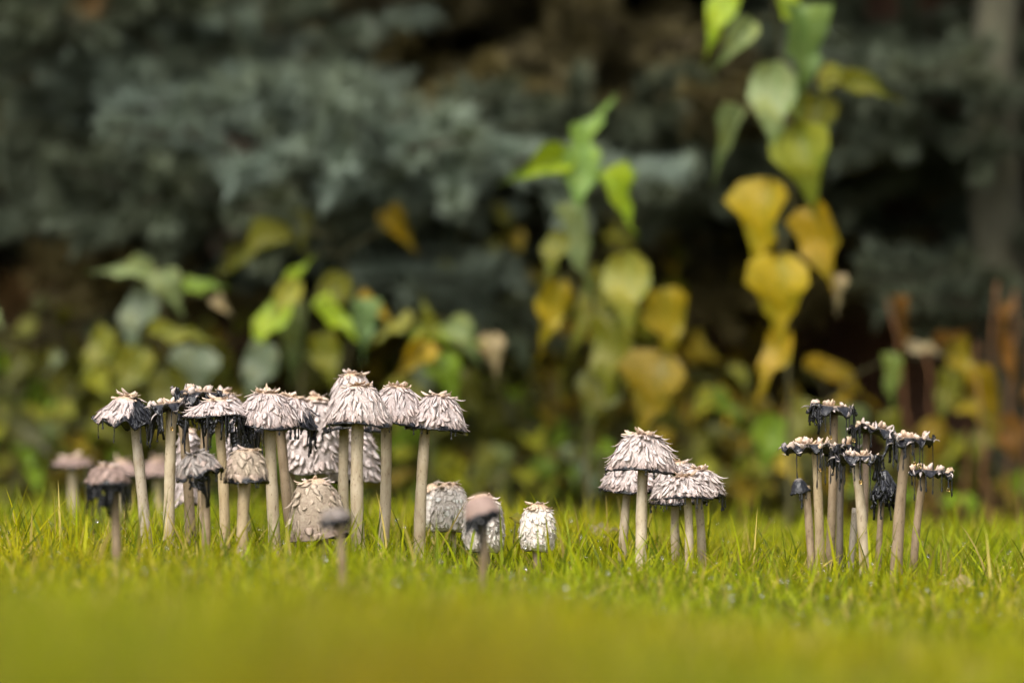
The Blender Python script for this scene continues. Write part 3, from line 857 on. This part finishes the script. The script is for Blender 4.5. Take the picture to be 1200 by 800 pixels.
    # ---- shaggy scales in overlapping rows
    if scales > 0 and not disc:
        rows = {'umbrella': [.3, .4, .5, .6, .7, .8, .89], 'cone': [.34, .48, .6, .72, .84], 'bell': [.3, .4, .5, .6, .7, .8, .9], 'tall': [.26, .34, .42, .5, .58, .65, .72, .79, .86, .93],
                'egg': [.22, .29, .36, .43, .5, .57, .64, .71, .78]}[kind]
        for ri, t0 in enumerate(rows):
            rloc = float(np.interp(t0, pr_t, pr_r)) * Rm
            if kind in ('umbrella', 'cone'): wpx, lpx = 5.5, 11.5 + 3 * rr.random()
            elif kind == 'bell': wpx, lpx = 7.5, 10
            else: wpx, lpx = (8.5, 10.5) if kind == 'tall' else (5.6, 6.5)
            cnt = max(6, int(2 * math.pi * rloc / M(wpx, d) * (.84 if kind not in ('tall', 'egg') else 1.1) * scales))
            for q in range(cnt):
                th = 2 * math.pi * (q + (.5 if ri % 2 else 0) + rr.uniform(-.35, .35)) / cnt
                tt = min(.97, t0 + rr.uniform(-.04, .04))
                L_ = M(lpx, d) * rr.uniform(.55, 1.4); W_ = M(wpx, d) * rr.uniform(.4, 1.5) * (1 if rr.random() > .12 else 1.6)
                c_ = np.array(cap_col(th, min(1, tt + .03)))
                dark = c_.mean() < .1
                c_ = lerp(c_, BROWN * 1.2, rr.random() ** 2 * (.55 if kind != 'egg' else .15)) * rr.uniform(.9, 1.18) if not dark else c_ * rr.uniform(.9, 2.6)
                if kind in ('egg', 'tall') or rr.random() < frill:
                    mshs = CURL; lf = rr.uniform(.0, .3)
                else:
                    mshs = STRAP; lf = rr.uniform(-.05, .06)
                rem = (cap_pt(th, 1.0) - cap_pt(th, tt)).length
                L_ = min(L_, max(M(4, d), rem + M(1.5, d)))
                if kind == 'egg': lf = rr.uniform(-.15, .1)
                mt = frame(th, tt, lf, rr.uniform(-.38, .38)) @ Matrix.Diagonal((L_, W_, L_ * (.4 if kind == 'egg' else .65), 1))
                link('scale', rr.choice(mshs), cap, mt, np.clip(c_, 0, .8))
    # ---- cream crown: larger upturned scales
    crown = int(crown * 1.7) if not disc else int(crown * 1.7)
    for q in range(crown):
        th = 2 * math.pi * (q + rr.uniform(-.3, .3)) / crown
        if disc:
            t0 = rr.uniform(.1, .62); L_ = M(7.5, d) * rr.uniform(.7, 1.3); W_ = M(6.5, d) * rr.uniform(.6, 1.2)
            mt = frame(th, t0, rr.uniform(.3, .9), rr.uniform(-1, 1)) @ Matrix.Diagonal((L_, W_, L_ * 1.1, 1)); ms = rr.choice(KNOB + LUMP + CURL[:2])
            c_ = lerp(CREAM, PALEC, rr.random() * .8) * rr.uniform(.9, 1.15)
        else:
            t0 = rr.uniform(.06, .3); L_ = M(9.5, d) * rr.uniform(.6, 1.3) * (.8 if Rm < .024 else 1); W_ = M(8.5, d) * rr.uniform(.5, 1.2)
            mt = frame(th, t0, rr.uniform(.0, .6), rr.uniform(-.7, .7)) @ Matrix.Diagonal((L_, W_, L_ * rr.uniform(.4, .9), 1)); ms = rr.choice(LUMP[:2] + CURL)
            c_ = lerp(CREAM, PALEC * 1.1, rr.random() * .7) * rr.uniform(.92, 1.15)
            if skin in ('grey', 'dark'): c_ = GREYC * rr.uniform(.5, 1.1)
            if skin == 'brown': c_ = c_ * .8
        link('crown_scale', ms, cap, mt, np.clip(c_, 0, .8))
    if disc:
        for q in range(9):
            th = 2 * math.pi * (q + rr.uniform(-.4, .4)) / 9
            L_ = M(10.5, d) * rr.uniform(.6, 1.3); W_ = M(5, d) * rr.uniform(.6, 1.2)
            link('curled_tip', rr.choice(CURL), cap, frame(th, rr.uniform(.78, .95), rr.uniform(.3, 1.1), rr.uniform(-.6, .6)) @ Matrix.Diagonal((L_, W_, L_, 1)), lerp(PALEC * 1.15, GREYC, rr.random() * .6))
    # ---- ink drips hanging from the rim (hang straight down, so they are set in the mushroom's frame)
    for q in range(drips):
        th = -math.pi / 2 + rr.uniform(-1.75, 1.75)
        if inkdir is not None and rr.random() < .6: th = inkdir[0] + rr.uniform(-.7, .7)
        pt = T @ cap_pt(th, 1.0)
        L_ = M(rr.uniform(*dl), d); r_ = M(rr.uniform(.85, 1.6), d)
        dr = link('ink_drip', rr.choice(DRIPS), e, Matrix.Translation(pt + Vector((0, 0, .0008))) @ Matrix.Rotation(rr.uniform(0, 6), 4, 'Z') @ Matrix.Diagonal((r_, r_, L_, 1)))
        if disc and rr.random() < .12:
            s_ = M(2.2, d)
            link('amber_drop', DROP_A, dr, Matrix.Diagonal((1 / r_, 1 / r_, 1 / L_, 1)) @ Matrix.Translation((0, 0, -L_ - s_ * .8)) @ Matrix.Diagonal((s_, s_, s_ * 1.2, 1)))
    # ---- dissolved gill tissue hanging as a torn curtain
    if curtain:
        a0, a1, lmin, lmax, ns = curtain
        mb = MB(); strands = []; nn = 7; ns = max(4, int(ns * .85))
        for q in range(ns):
            th = R(a0 + (a1 - a0) * (q + .5) / ns + rr.uniform(-5, 5))
            p_ = T @ (cap_pt(th, 1.0) * rr.uniform(.8, .98) + Vector((0, 0, H * .06)))
            L_ = M(lmin + (lmax - lmin) * rr.random() ** 1.6, d); wx, wy = rr.uniform(-1, 1) * .0008, rr.uniform(-1, 1) * .0008
            pts = []; q_ = p_.copy()
            for k in range(nn + 1):
                pts.append(q_.copy()); q_ = q_ + Vector((wx + rr.uniform(-1, 1) * .0009, wy + rr.uniform(-1, 1) * .0009, -L_ / nn))
            r0 = M(rr.uniform(1.4, 2.6), d)
            mb.tube(pts, [r0 * (1.25 - .8 * k / nn) * rr.uniform(.8, 1.25) if k < nn else r0 * .75 for k in range(nn + 1)], 6)
            if rr.random() < .5: mb.blob(pts[-1], [M(1.7, d)] * 3, rr.randint(0, 999))
            strands.append(pts)
        for q in range(ns - 1):                       # torn skin between neighbouring shreds
            A_, B_ = strands[q], strands[q + 1]
            if (A_[0] - B_[0]).length > M(16, d): continue
            stop = rr.choice((2, 3, 4, 5, 6, 7))
            for k in range(stop):
                if rr.random() < .14: continue
                kb0 = min(nn, k); o_ = Vector((0, .0009, 0)); n0 = len(mb.v)
                c4 = [A_[k], A_[k + 1], B_[kb0 + 1], B_[kb0]]
                if abs(c4[1].z - c4[2].z) > M(16, d): continue
                mb.v += [p + o_ for p in c4] + [p - o_ for p in c4]
                for f4 in ((0, 1, 2, 3), (7, 6, 5, 4), (0, 3, 7, 4), (1, 5, 6, 2), (0, 4, 5, 1), (3, 2, 6, 7)):
                    mb.f.append(tuple(n0 + w_ for w_ in f4)); mb.mi.append(0)
        link('ink_curtain', mb.mesh('ink_curtain', MAT_INK), e)
    for q in range(wet):
        th = -math.pi / 2 + rr.uniform(-1.1, 1.1); t0 = rr.uniform(.5, .9); s_ = M(rr.uniform(.9, 2.0), d)
        link('water_drop', DROP_W, cap, frame(th, t0) @ Matrix.Translation((0, 0, s_ * .6 + M(2.5, d))) @ Matrix.Diagonal((s_, s_, s_ * .8, 1)))
    MUSH.append(e)
    return e


mu = mushroom
STB = (0.32, 0.24, 0.155); STY = (0.46, 0.36, 0.22)
# --- tall left cluster
mu('tall inkcap with tattered pinkish cap, one side inky, at the cluster\'s outer end', 148, 461, 496, 37, (170, 610), 6.0, 'cone', 14, tilt=4, ink=.07, inkdir=(-.45, .8), drips=9, dl=(12, 30), stem_to=(158, 497), lobes=.8, crown=12, stemcol=(0.5, .43, .34))
mu('slim inkcap with small black ragged cap next to the tattered pinkish one', 198, 472, 489, 24, (198, 615), 5.95, 'disc', 14, 12, drips=7, dl=(10, 34), stem_to=(201, 489), crown=6, curtain=(120, 260, 14, 46, 16), tilt=-8)
mu('inkcap with wide blue black cap dotted with orange scales, behind the flat pink cap', 233, 458, 479, 33, (222, 625), 6.06, 'disc', 13, 11, drips=7, dl=(14, 40), stem_to=(212, 484), crown=10, curtain=(180, 340, 14, 50, 16), tilt=5, stemcol=STB)
mu('inkcap with low flat pink cap and pale yellowish stem in the big cluster', 256, 465, 488, 40, (262, 620), 5.93, 'cone', 13, 11, ink=.05, drips=9, dl=(14, 50), stem_to=(256, 488), crown=9, curtain=(200, 350, 10, 55, 22), stemcol=STY, scales=.8)
mu('inkcap with dark cap topped by an orange tuft, right behind the flat pink cap', 262, 457, 482, 27, (238, 630), 6.22, 'cone', 12, 10, ink=.4, skin='pale', drips=4, dl=(14, 40), stem_to=(243, 485), crown=8, curtain=(190, 350, 20, 60, 14), stemcol=STB)
mu('big spreading pale inkcap with cream lumpy crown beside the tall shaggy bell', 312, 458, 500, 38, (322, 640), 5.94, 'umbrella', 15, 13, ink=.05, drips=6, dl=(10, 26), stem_to=(316, 502), crown=12, tilt=3)
mu('inkcap half hidden behind the big spreading cap, black branching ink on its rim', 338, 463, 497, 31, (341, 632), 6.08, 'umbrella', 13, 11, ink=.1, inkdir=(0, .35), drips=7, dl=(16, 44), stem_to=(328, 500), crown=8, tilt=9, curtain=(300, 370, 8, 34, 8), stemcol=STB)
mu('shaded inkcap whose slanting dim stem shows just behind the big spreading cap', 288, 478, 505, 24, (286, 612), 6.2, 'cone', 13, 11, ink=.3, drips=4, dl=(14, 36), stem_to=(297, 506), crown=6, curtain=(210, 340, 16, 46, 10), stemcol=STB)
mu('short grey inkcap with drooping dark tilted cap under the flat pink cap', 234, 529, 556, 28, (239, 640), 5.74, 'umbrella', 11, 9, ink=.07, skin='grey', drips=4, dl=(8, 22), stem_to=(238, 560), crown=4, tilt=-14, scales=.7, curtain=(250, 300, 14, 44, 5), stemcol=STB, lobes=.6)
mu('short inkcap with a dome of tan grey scales beside the short grey tilted cap', 289, 525, 564, 26, (284, 625), 5.76, 'bell', 14, 12, ink=.09, skin='tan', drips=3, dl=(5, 12), stem_to=(286, 567), crown=5, scales=.75, stemcol=STY)
mu('tall bell shaped inkcap covered in white curling scales, next to the big spreading cap', 365, 463, 553, 34, (340, 605), 6.24, 'tall', 12, 11, ink=.0, skin='fair', drips=0, stem_to=(340, 556), crown=7, tilt=4)
mu('second bell shaped inkcap of curled white scales tucked behind the thick stem', 416, 484, 563, 29, (405, 610), 6.3, 'tall', 12, 11, ink=.0, skin='fair', drips=0, stem_to=(402, 566), crown=5, tilt=-4)
mu('squat tan inkcap sitting low in the grass with two curled crown flaps, stem hidden', 374, 560, 630, 36, (378, 640), 5.86, 'bell', 15, 14, ink=.0, skin='tan', drips=0, stem_to=(376, 611), crown=6, scales=.75, seed=501, tilt=-6)
mu('large shaggy inkcap on the thickest stem at the peak of the big cluster', 421, 450, 497, 38, (421, 632), 5.92, 'umbrella', 16, 14, ink=.05, drips=5, dl=(5, 12), stem_to=(420, 500), crown=11, skin='fair')
mu('highest inkcap of the big cluster, peeping over the large shaggy cap', 413, 436, 504, 35, (404, 625), 6.16, 'umbrella', 13, 11, ink=.07, drips=3, dl=(5, 12), stem_to=(404, 506), crown=11, skin='fair')
mu('shaggy inkcap between the large one on the thickest stem and the last leaning one', 464, 451, 497, 36, (449, 620), 6.0, 'umbrella', 14, 12, ink=.06, drips=4, dl=(5, 14), stem_to=(452, 500), crown=10, tilt=2)
mu('shaggy inkcap on a leaning stem at the open end of the big cluster', 512, 461, 503, 36, (493, 625), 6.0, 'umbrella', 15, 12, ink=.08, drips=3, dl=(6, 14), stem_to=(499, 507), crown=9, tilt=5)
mu('narrow shaggy inkcap glimpsed between slim stems behind the short grey tilted cap', 220, 500, 590, 16, (221, 640), 6.34, 'tall', 10, 9, ink=.0, drips=0, crown=4)
mu('shaggy pale inkcap glimpsed behind the dome of tan grey scales', 280, 495, 545, 19, (290, 640), 6.36, 'tall', 10, 9, ink=.0, drips=0, crown=5)
# --- out of focus ones in front and behind
mu('blurred brownish inkcap with hanging black shreds in front of the tattered pinkish one', 126, 545, 567, 26, (138, 690), 5.4, 'bell', 12, 10, ink=.12, skin='brown', drips=7, dl=(20, 56), stem_to=(134, 566), crown=7, curtain=(150, 390, 16, 64, 14), stemcol=STB, scales=.7)
mu('small blurred grey inkcap on a thin stem in front of the squat tan cap', 394, 596, 609, 18, (401, 715), 5.0, 'bell', 9, 8, ink=.12, skin='grey', drips=0, stem_to=(396, 609), crown=0, scales=.3, curtain=(180, 360, 6, 16, 9), stemcol=STB, tilt=-5)
mu('blurred bald brown inkcap with dark hanging sides in front of the white buds', 566, 579, 604, 22, (563, 710), 5.2, 'bell', 11, 10, ink=.08, skin='brown', drips=3, dl=(30, 50), stem_to=(566, 603), crown=0, scales=.0, tilt=-17, curtain=(130, 410, 14, 56, 12), stemcol=STB)
mu('blurred flat inkcap behind the grass, farthest from the big cluster', 85, 533, 546, 25, (88, 610), 7.5, 'cone', 10, 9, ink=.12, skin='brown', drips=2, dl=(5, 10), crown=3, scales=.5)
mu('blurred brown inkcap behind the grass, between two other blurred brown caps', 143, 538, 556, 25, (140, 610), 7.3, 'cone', 10, 9, ink=.12, skin='brown', drips=2, dl=(5, 10), crown=3, scales=.5)
mu('blurred brown inkcap behind the grass, beside the slim stem of the small black cap', 184, 536, 556, 22, (186, 610), 7.4, 'cone', 10, 9, ink=.1, skin='brown', drips=2, dl=(5, 10), crown=3, scales=.5)
# --- closed buds
bud = dict(kind='egg', sw=11, ink=.0, skin='white', drips=0, group='closed white inkcap buds')
mu('white egg shaped inkcap bud with wet scales beside the last leaning stem', 527, 564, 622, 23, (527, 640), 6.1, crown=7, wet=9, **bud)
mu('white inkcap bud half hidden by the blurred bald brown cap', 567, 578, 646, 25, (568, 660), 5.92, crown=8, wet=9, **bud)
mu('white inkcap bud with cream top and water beads standing free on a short stem', 630, 589, 645, 22, (632, 668), 5.9, crown=8, wet=14, stemcol=STB, **bud)
mu('small inkcap bud peeping out behind the last leaning stem of the big cluster', 507, 566, 622, 15, (507, 640), 6.3, crown=4, **bud)
# --- middle cluster
mu('tallest frilled white inkcap with cream button on a straight pale stem, above four smaller ones', 752, 506, 551, 41, (752, 662), 5.92, 'umbrella', 15, 12, ink=.04, drips=6, dl=(4, 12), stem_to=(754, 551), crown=12, tilt=4, stemcol=(.55, .47, .35), frill=.45, skin='fair')
mu('frilled white inkcap tucked directly behind the straight stem of the tallest frilled one', 738, 540, 575, 34, (731, 642), 6.12, 'umbrella', 12, 9, ink=.05, drips=4, dl=(3, 8), stem_to=(736, 575), crown=8, tilt=2, frill=.45, skin='fair')
mu('rear inkcap of the trio beside the tallest frilled white cap, sloping low behind', 797, 540, 588, 37, (793, 648), 6.1, 'umbrella', 11, 9, ink=.05, drips=5, dl=(6, 14), stem_to=(792, 588), crown=9, tilt=-3, frill=.45, skin='fair')
mu('front inkcap of the trio beside the tallest frilled white cap, cap lowest', 800, 557, 583, 35, (806, 655), 5.9, 'umbrella', 11, 9, ink=.06, drips=7, dl=(6, 16), stem_to=(805, 583), crown=9, frill=.45, skin='fair')
mu('outermost inkcap of the trio beside the tallest frilled white cap, edge dripping', 817, 548, 580, 33, (821, 655), 5.98, 'umbrella', 11, 9, ink=.07, drips=8, dl=(6, 20), stem_to=(817, 580), crown=8, tilt=5, frill=.45, skin='fair')
# --- right cluster: caps dissolved to dripping black discs
ds = dict(kind='disc', group='dissolved black inkcaps')
mu('highest dissolved inkcap with dangling black shreds and cream lumps on its disc', 974, 475, 491, 28, (972, 645), 6.06, sw=11, swt=10, drips=9, dl=(14, 40), stem_to=(977, 490), crown=9, curtain=(160, 250, 12, 40, 9), stemcol=STB, tilt=4, **ds)
mu('dissolved inkcap with wide curled disc crowded with cream lumps, in front of the highest one', 953, 520, 536, 30, (960, 650), 5.95, sw=12, swt=10, drips=9, dl=(14, 50), stem_to=(956, 536), crown=14, stemcol=STY, curtain=(310, 360, 12, 44, 4), **ds)
mu('stunted inkcap with a small slick black cap beside the wide curled disc', 938, 560, 576, 11, (950, 652), 5.9, sw=10, swt=9, drips=5, dl=(10, 24), stem_to=(945, 572), crown=0, stemcol=STB, kind='umbrella', skin='dark', ink=.6, scales=0, tilt=-10, group='dissolved black inkcaps')
mu('dissolved inkcap with tilted black disc behind, next to the highest dissolved one', 1022, 500, 514, 26, (1012, 645), 6.12, sw=9, swt=8, drips=7, dl=(14, 46), stem_to=(1015, 512), crown=8, stemcol=(.3, .22, .16), tilt=9, curtain=(150, 200, 10, 34, 4), **ds)
mu('dissolved inkcap with drooping dark disc, black net of shreds and a pale stem', 1007, 533, 548, 25, (1011, 655), 5.9, sw=14, swt=11, drips=5, dl=(14, 50), stem_to=(1003, 546), crown=9, curtain=(315, 390, 14, 48, 11), **ds)
mu('dissolved inkcap with curled white tipped disc on the longest thick leaning stem', 1066, 512, 527, 29, (1050, 685), 5.84, sw=16, swt=11, drips=12, dl=(14, 46), stem_to=(1062, 525), crown=11, curtain=(160, 210, 10, 30, 5), stemcol=STB, **ds)
mu('dissolved inkcap with small bluish black disc and a hanging amber drop, last of its cluster', 1090, 550, 562, 25, (1073, 645), 6.0, sw=10, swt=9, drips=9, dl=(10, 32), stem_to=(1082, 560), crown=7, stemcol=STB, tilt=3, **ds)
mu('inkcap dissolved into a black clotted mass on a thin stem behind the leaning thick stem', 1037, 550, 578, 15, (1030, 640), 6.06, sw=8, swt=7, drips=7, dl=(8, 26), stem_to=(1034, 578), crown=0, kind='cone', skin='dark', ink=1.0, scales=.6, stemcol=STB, curtain=(0, 360, 8, 34, 20), lobes=1.0, group='dissolved black inkcaps')
mu('short bare grey inkcap stem without a cap at the foot of the dissolved cluster', 1000, 594, 596, 6, (995, 648), 5.97, 'bare', sw=11, swt=8, stem_to=(1002, 596), stemcol=(.34, .3, .25), group='dissolved black inkcaps')
mu('ink blackened inkcap stem with clots close behind the highest dissolved one', 987, 520, 533, 17, (984, 645), 6.14, sw=9, swt=8, drips=6, dl=(20, 60), stem_to=(986, 532), crown=3, stemcol=(.16, .13, .1), curtain=(220, 330, 16, 60, 5), **ds)


# ------------------------------------------------------------------ fallen leaves on the lawn
for (px, py, d, ln, wd, c, an, lab) in [(690, 622, 6.5, .035, .02, TAN, 10, 'pale tan fallen leaf lying in the grass before the middle cluster'),
                                        (604, 612, 6.15, .04, .026, (0.3, .25, .02), 60, 'yellow fallen leaf behind the white bud half hidden by the brown cap'),
                                        (1140, 688, 5.6, .04, .03, TAN, 150, 'tan fallen leaf flat in the grass past the dissolved inkcaps'),
                                        (1065, 690, 5.7, .022, .016, TAN, 30, 'small brown fallen leaf at the foot of the longest leaning stem')]:
    p = P(px, py, d)
    t = empty('fallen_leaf', p, lab, 'leaf')
    put_leaf(t, p, (math.cos(R(an)), math.sin(R(an)), .12), ln, wd, c, face=(.1, -.55, .8), k=2)
    # a stalk down into the turf keeps the leaf where it was caught
    mb = MB(); zz = gz(p.x, p.y) - p.z
    mb.tube([(0, 0, 0), (-.002, .004, zz * .5), (-.005, .004, zz)], [.0008, .0008, .0008], 5)
    link('stalk', mb.mesh('stalk', MAT_VINE), t)


# ------------------------------------------------------------------ the lawn
def blades(name, X0, Y0, hgt, wid, seg, seed, label, stiff=1.0):
    r = np.random.default_rng(seed); n = len(X0); Z0 = ground_z(X0, Y0) - .003
    az = r.uniform(0, 2 * np.pi, n); lean = np.abs(r.normal(.32, .45, n)); bend = np.abs(r.normal(.55, .75, n)) * stiff; lean = lean * (.5 + .5 * stiff)
    tw = r.uniform(0, np.pi, n)
    dx, dy = np.cos(az), np.sin(az); sx_, sy_ = np.cos(tw), np.sin(tw)
    rows = []
    for s in range(seg + 1):
        u = s / seg
        ang = np.clip(lean + bend * u, 0, 1.9)
        if s == 0: px_, py_, pz_ = X0.copy(), Y0.copy(), Z0.copy()
        else:
            a2 = np.clip(lean + bend * (u - .5 / seg), 0, 1.9); st_ = hgt / seg
            px_ = px_ + dx * np.sin(a2) * st_; py_ = py_ + dy * np.sin(a2) * st_; pz_ = pz_ + np.cos(a2) * st_
        wv = wid * (.75 + .5 * u - 1.25 * u ** 2.2) if s < seg else wid * .04
        wv = np.maximum(wv, wid * .04)
        rows.append(np.stack([px_ - sx_ * wv * .5, py_ - sy_ * wv * .5, pz_], 1)); rows.append(np.stack([px_ + sx_ * wv * .5, py_ + sy_ * wv * .5, pz_], 1))
    V = np.stack(rows, 1)      # n, 2(seg+1), 3
    nv = 2 * (seg + 1)
    b0 = (np.arange(n) * nv)[:, None]
    F = np.concatenate([b0 + np.array([[2 * s, 2 * s + 1, 2 * s + 3, 2 * s + 2]]) for s in range(seg)], 0)
    # colours: fresh, yellowish, dry; patchy over the lawn
    patch = .5 + .5 * np.sin(X0 * 5.1 + 1.2) * np.sin(Y0 * 2.3 + X0 * 2) + r.normal(0, .25, n) - .25 * (1 - sstep(-3.6, -2.6, Y0)) - .15 * sstep(-.6, .2, Y0)
    fresh = np.array((0.28, 0.345, 0.006)); ylw = np.array((0.37, 0.33, 0.002)); dry = np.array((0.52, 0.40, 0.11)); deep = np.array((0.11, 0.15, 0.006))
    f = np.clip(patch, 0, 1)[:, None]
    C = fresh * (1 - f) + ylw * f
    am = (np.exp(-((X0 + .03) / .07) ** 2) * (1 - sstep(-3.6, -2.6, Y0)))[:, None] * .8   # a yellowed patch near the lens
    C = C * (1 - am) + np.array((0.42, 0.30, 0.003)) * am
    k = r.random(n)
    C[k < .08] = dry; C[(k > .08) & (k < .28)] = deep
    C *= r.uniform(.6, 1.35, (n, 1))
    C *= (1 - .22 * (1 - sstep(-4.2, -2.4, Y0)))[:, None]                              # blades coloured darker towards the lens
    CV = np.repeat(C[:, None, :], nv, 1)
    tipmix = np.linspace(0, 1, seg + 1).repeat(2)[None, :, None]
    CV = CV * (1 - .18 * tipmix ** 3) + np.array((.26, .2, .05)) * (.18 * tipmix ** 3)
    me = bpy.data.meshes.new(name)
    me.vertices.add(n * nv); me.vertices.foreach_set('co', V.astype(np.float32).ravel())
    nf = len(F); me.loops.add(nf * 4); me.loops.foreach_set('vertex_index', F.astype(np.int32).ravel())
    me.polygons.add(nf); me.polygons.foreach_set('loop_start', np.arange(nf, dtype=np.int32) * 4)
    me.polygons.foreach_set('loop_total', np.full(nf, 4, np.int32))
    me.polygons.foreach_set('use_smooth', np.ones(nf, bool))
    at = me.color_attributes.new('Col', 'FLOAT_COLOR', 'POINT')
    at.data.foreach_set('color', np.concatenate([CV.reshape(-1, 3), np.ones((n * nv, 1))], 1).astype(np.float32).ravel())
    me.materials.append(MAT_GRASS); me.update(calc_edges=True); me.validate()
    ob = link(name, me); ob['kind'] = 'stuff'; ob['label'] = label; ob['category'] = 'grass'
    return V, hgt


r = np.random.default_rng(5)
N = 170000
yy = r.uniform(-5.25, 2.75, N * 2); d_ = yy + 6
half = .09 * d_ + .3
keep = r.random(N * 2) < half / half.max()
yy = yy[keep][:N]; d_ = yy + 6; half = .09 * d_ + .3
xx = r.uniform(-1, 1, len(yy)) * half
h = r.normal(.031, .010, len(yy)).clip(.012, .065)
front = 1 - sstep(-3.2, -1.2, yy)                       # longer turf in the foreground
h *= 1 + .2 * front * (1 - sstep(-.05, .2, xx)) - .18 * sstep(.0, .3, xx) * (1 - sstep(-.8, -.2, yy))
h *= 1 - .45 * np.exp(-((xx + .01) / .075) ** 4) * np.exp(-((yy + .3) / .45) ** 4)     # thin turf round the buds
h *= 1 - .22 * np.exp(-((yy + 1.4) / .8) ** 2)
behind = np.exp(-((yy - .7) / .6) ** 2)               # unmown fringe behind and among the caps
h *= 1 + .45 * behind
edge = sstep(1.6, 2.6, yy); h *= 1 + .2 * edge
wd = r.normal(.0019, .0007, len(yy)).clip(.0008, .004)
VG, _ = blades('lawn_grass', xx, yy, h, wd, 4, 6, 'yellow green lawn grass around the inkcaps, blurred toward the lens')
# taller single blades standing out of the turf
n2 = 2000
x2 = r.uniform(-.75, .75, n2); y2 = r.uniform(-.5, 1.7, n2); h2 = r.uniform(.04, .085, n2)
blades('tall_grass', x2, y2, h2, r.uniform(.0025, .0042, n2), 5, 9, 'long loose grass blades standing out of the lawn', stiff=.45)
n3 = 150000
x3 = r.uniform(-2.1, 2.1, n3); y3 = r.uniform(-6.8, 2.75, n3)
kp = np.abs(x3) > .09 * np.clip(y3 + 6, 0, 9) + .29
x3, y3 = x3[kp], y3[kp]
blades('outer_lawn_grass', x3, y3, r.uniform(.03, .06, len(x3)), r.uniform(.003, .005, len(x3)), 3, 12, 'lawn grass beside the inkcap clusters, beyond the picture edge')

# rain drops caught on the blades
mb = MB()
sel = r.choice(len(VG), 60000, replace=False); cnt = 0
for i in sel:
    q = VG[i, 6]
    if -1.2 < q[1] < .9 and abs(q[0]) < .62:
        s_ = random.uniform(.0006, .0014) if random.random() < .8 else random.uniform(.0014, .0024); mb.blob((q[0], q[1], q[2] + s_ * .3), (s_, s_, s_), 1, (6, 4)); cnt += 1
        if cnt > 1500: break
dw = link('dew', mb.mesh('dew', MAT_WATER)); dw['kind'] = 'stuff'; dw['label'] = 'tiny rain beads clinging to the grass'; dw['category'] = 'water'
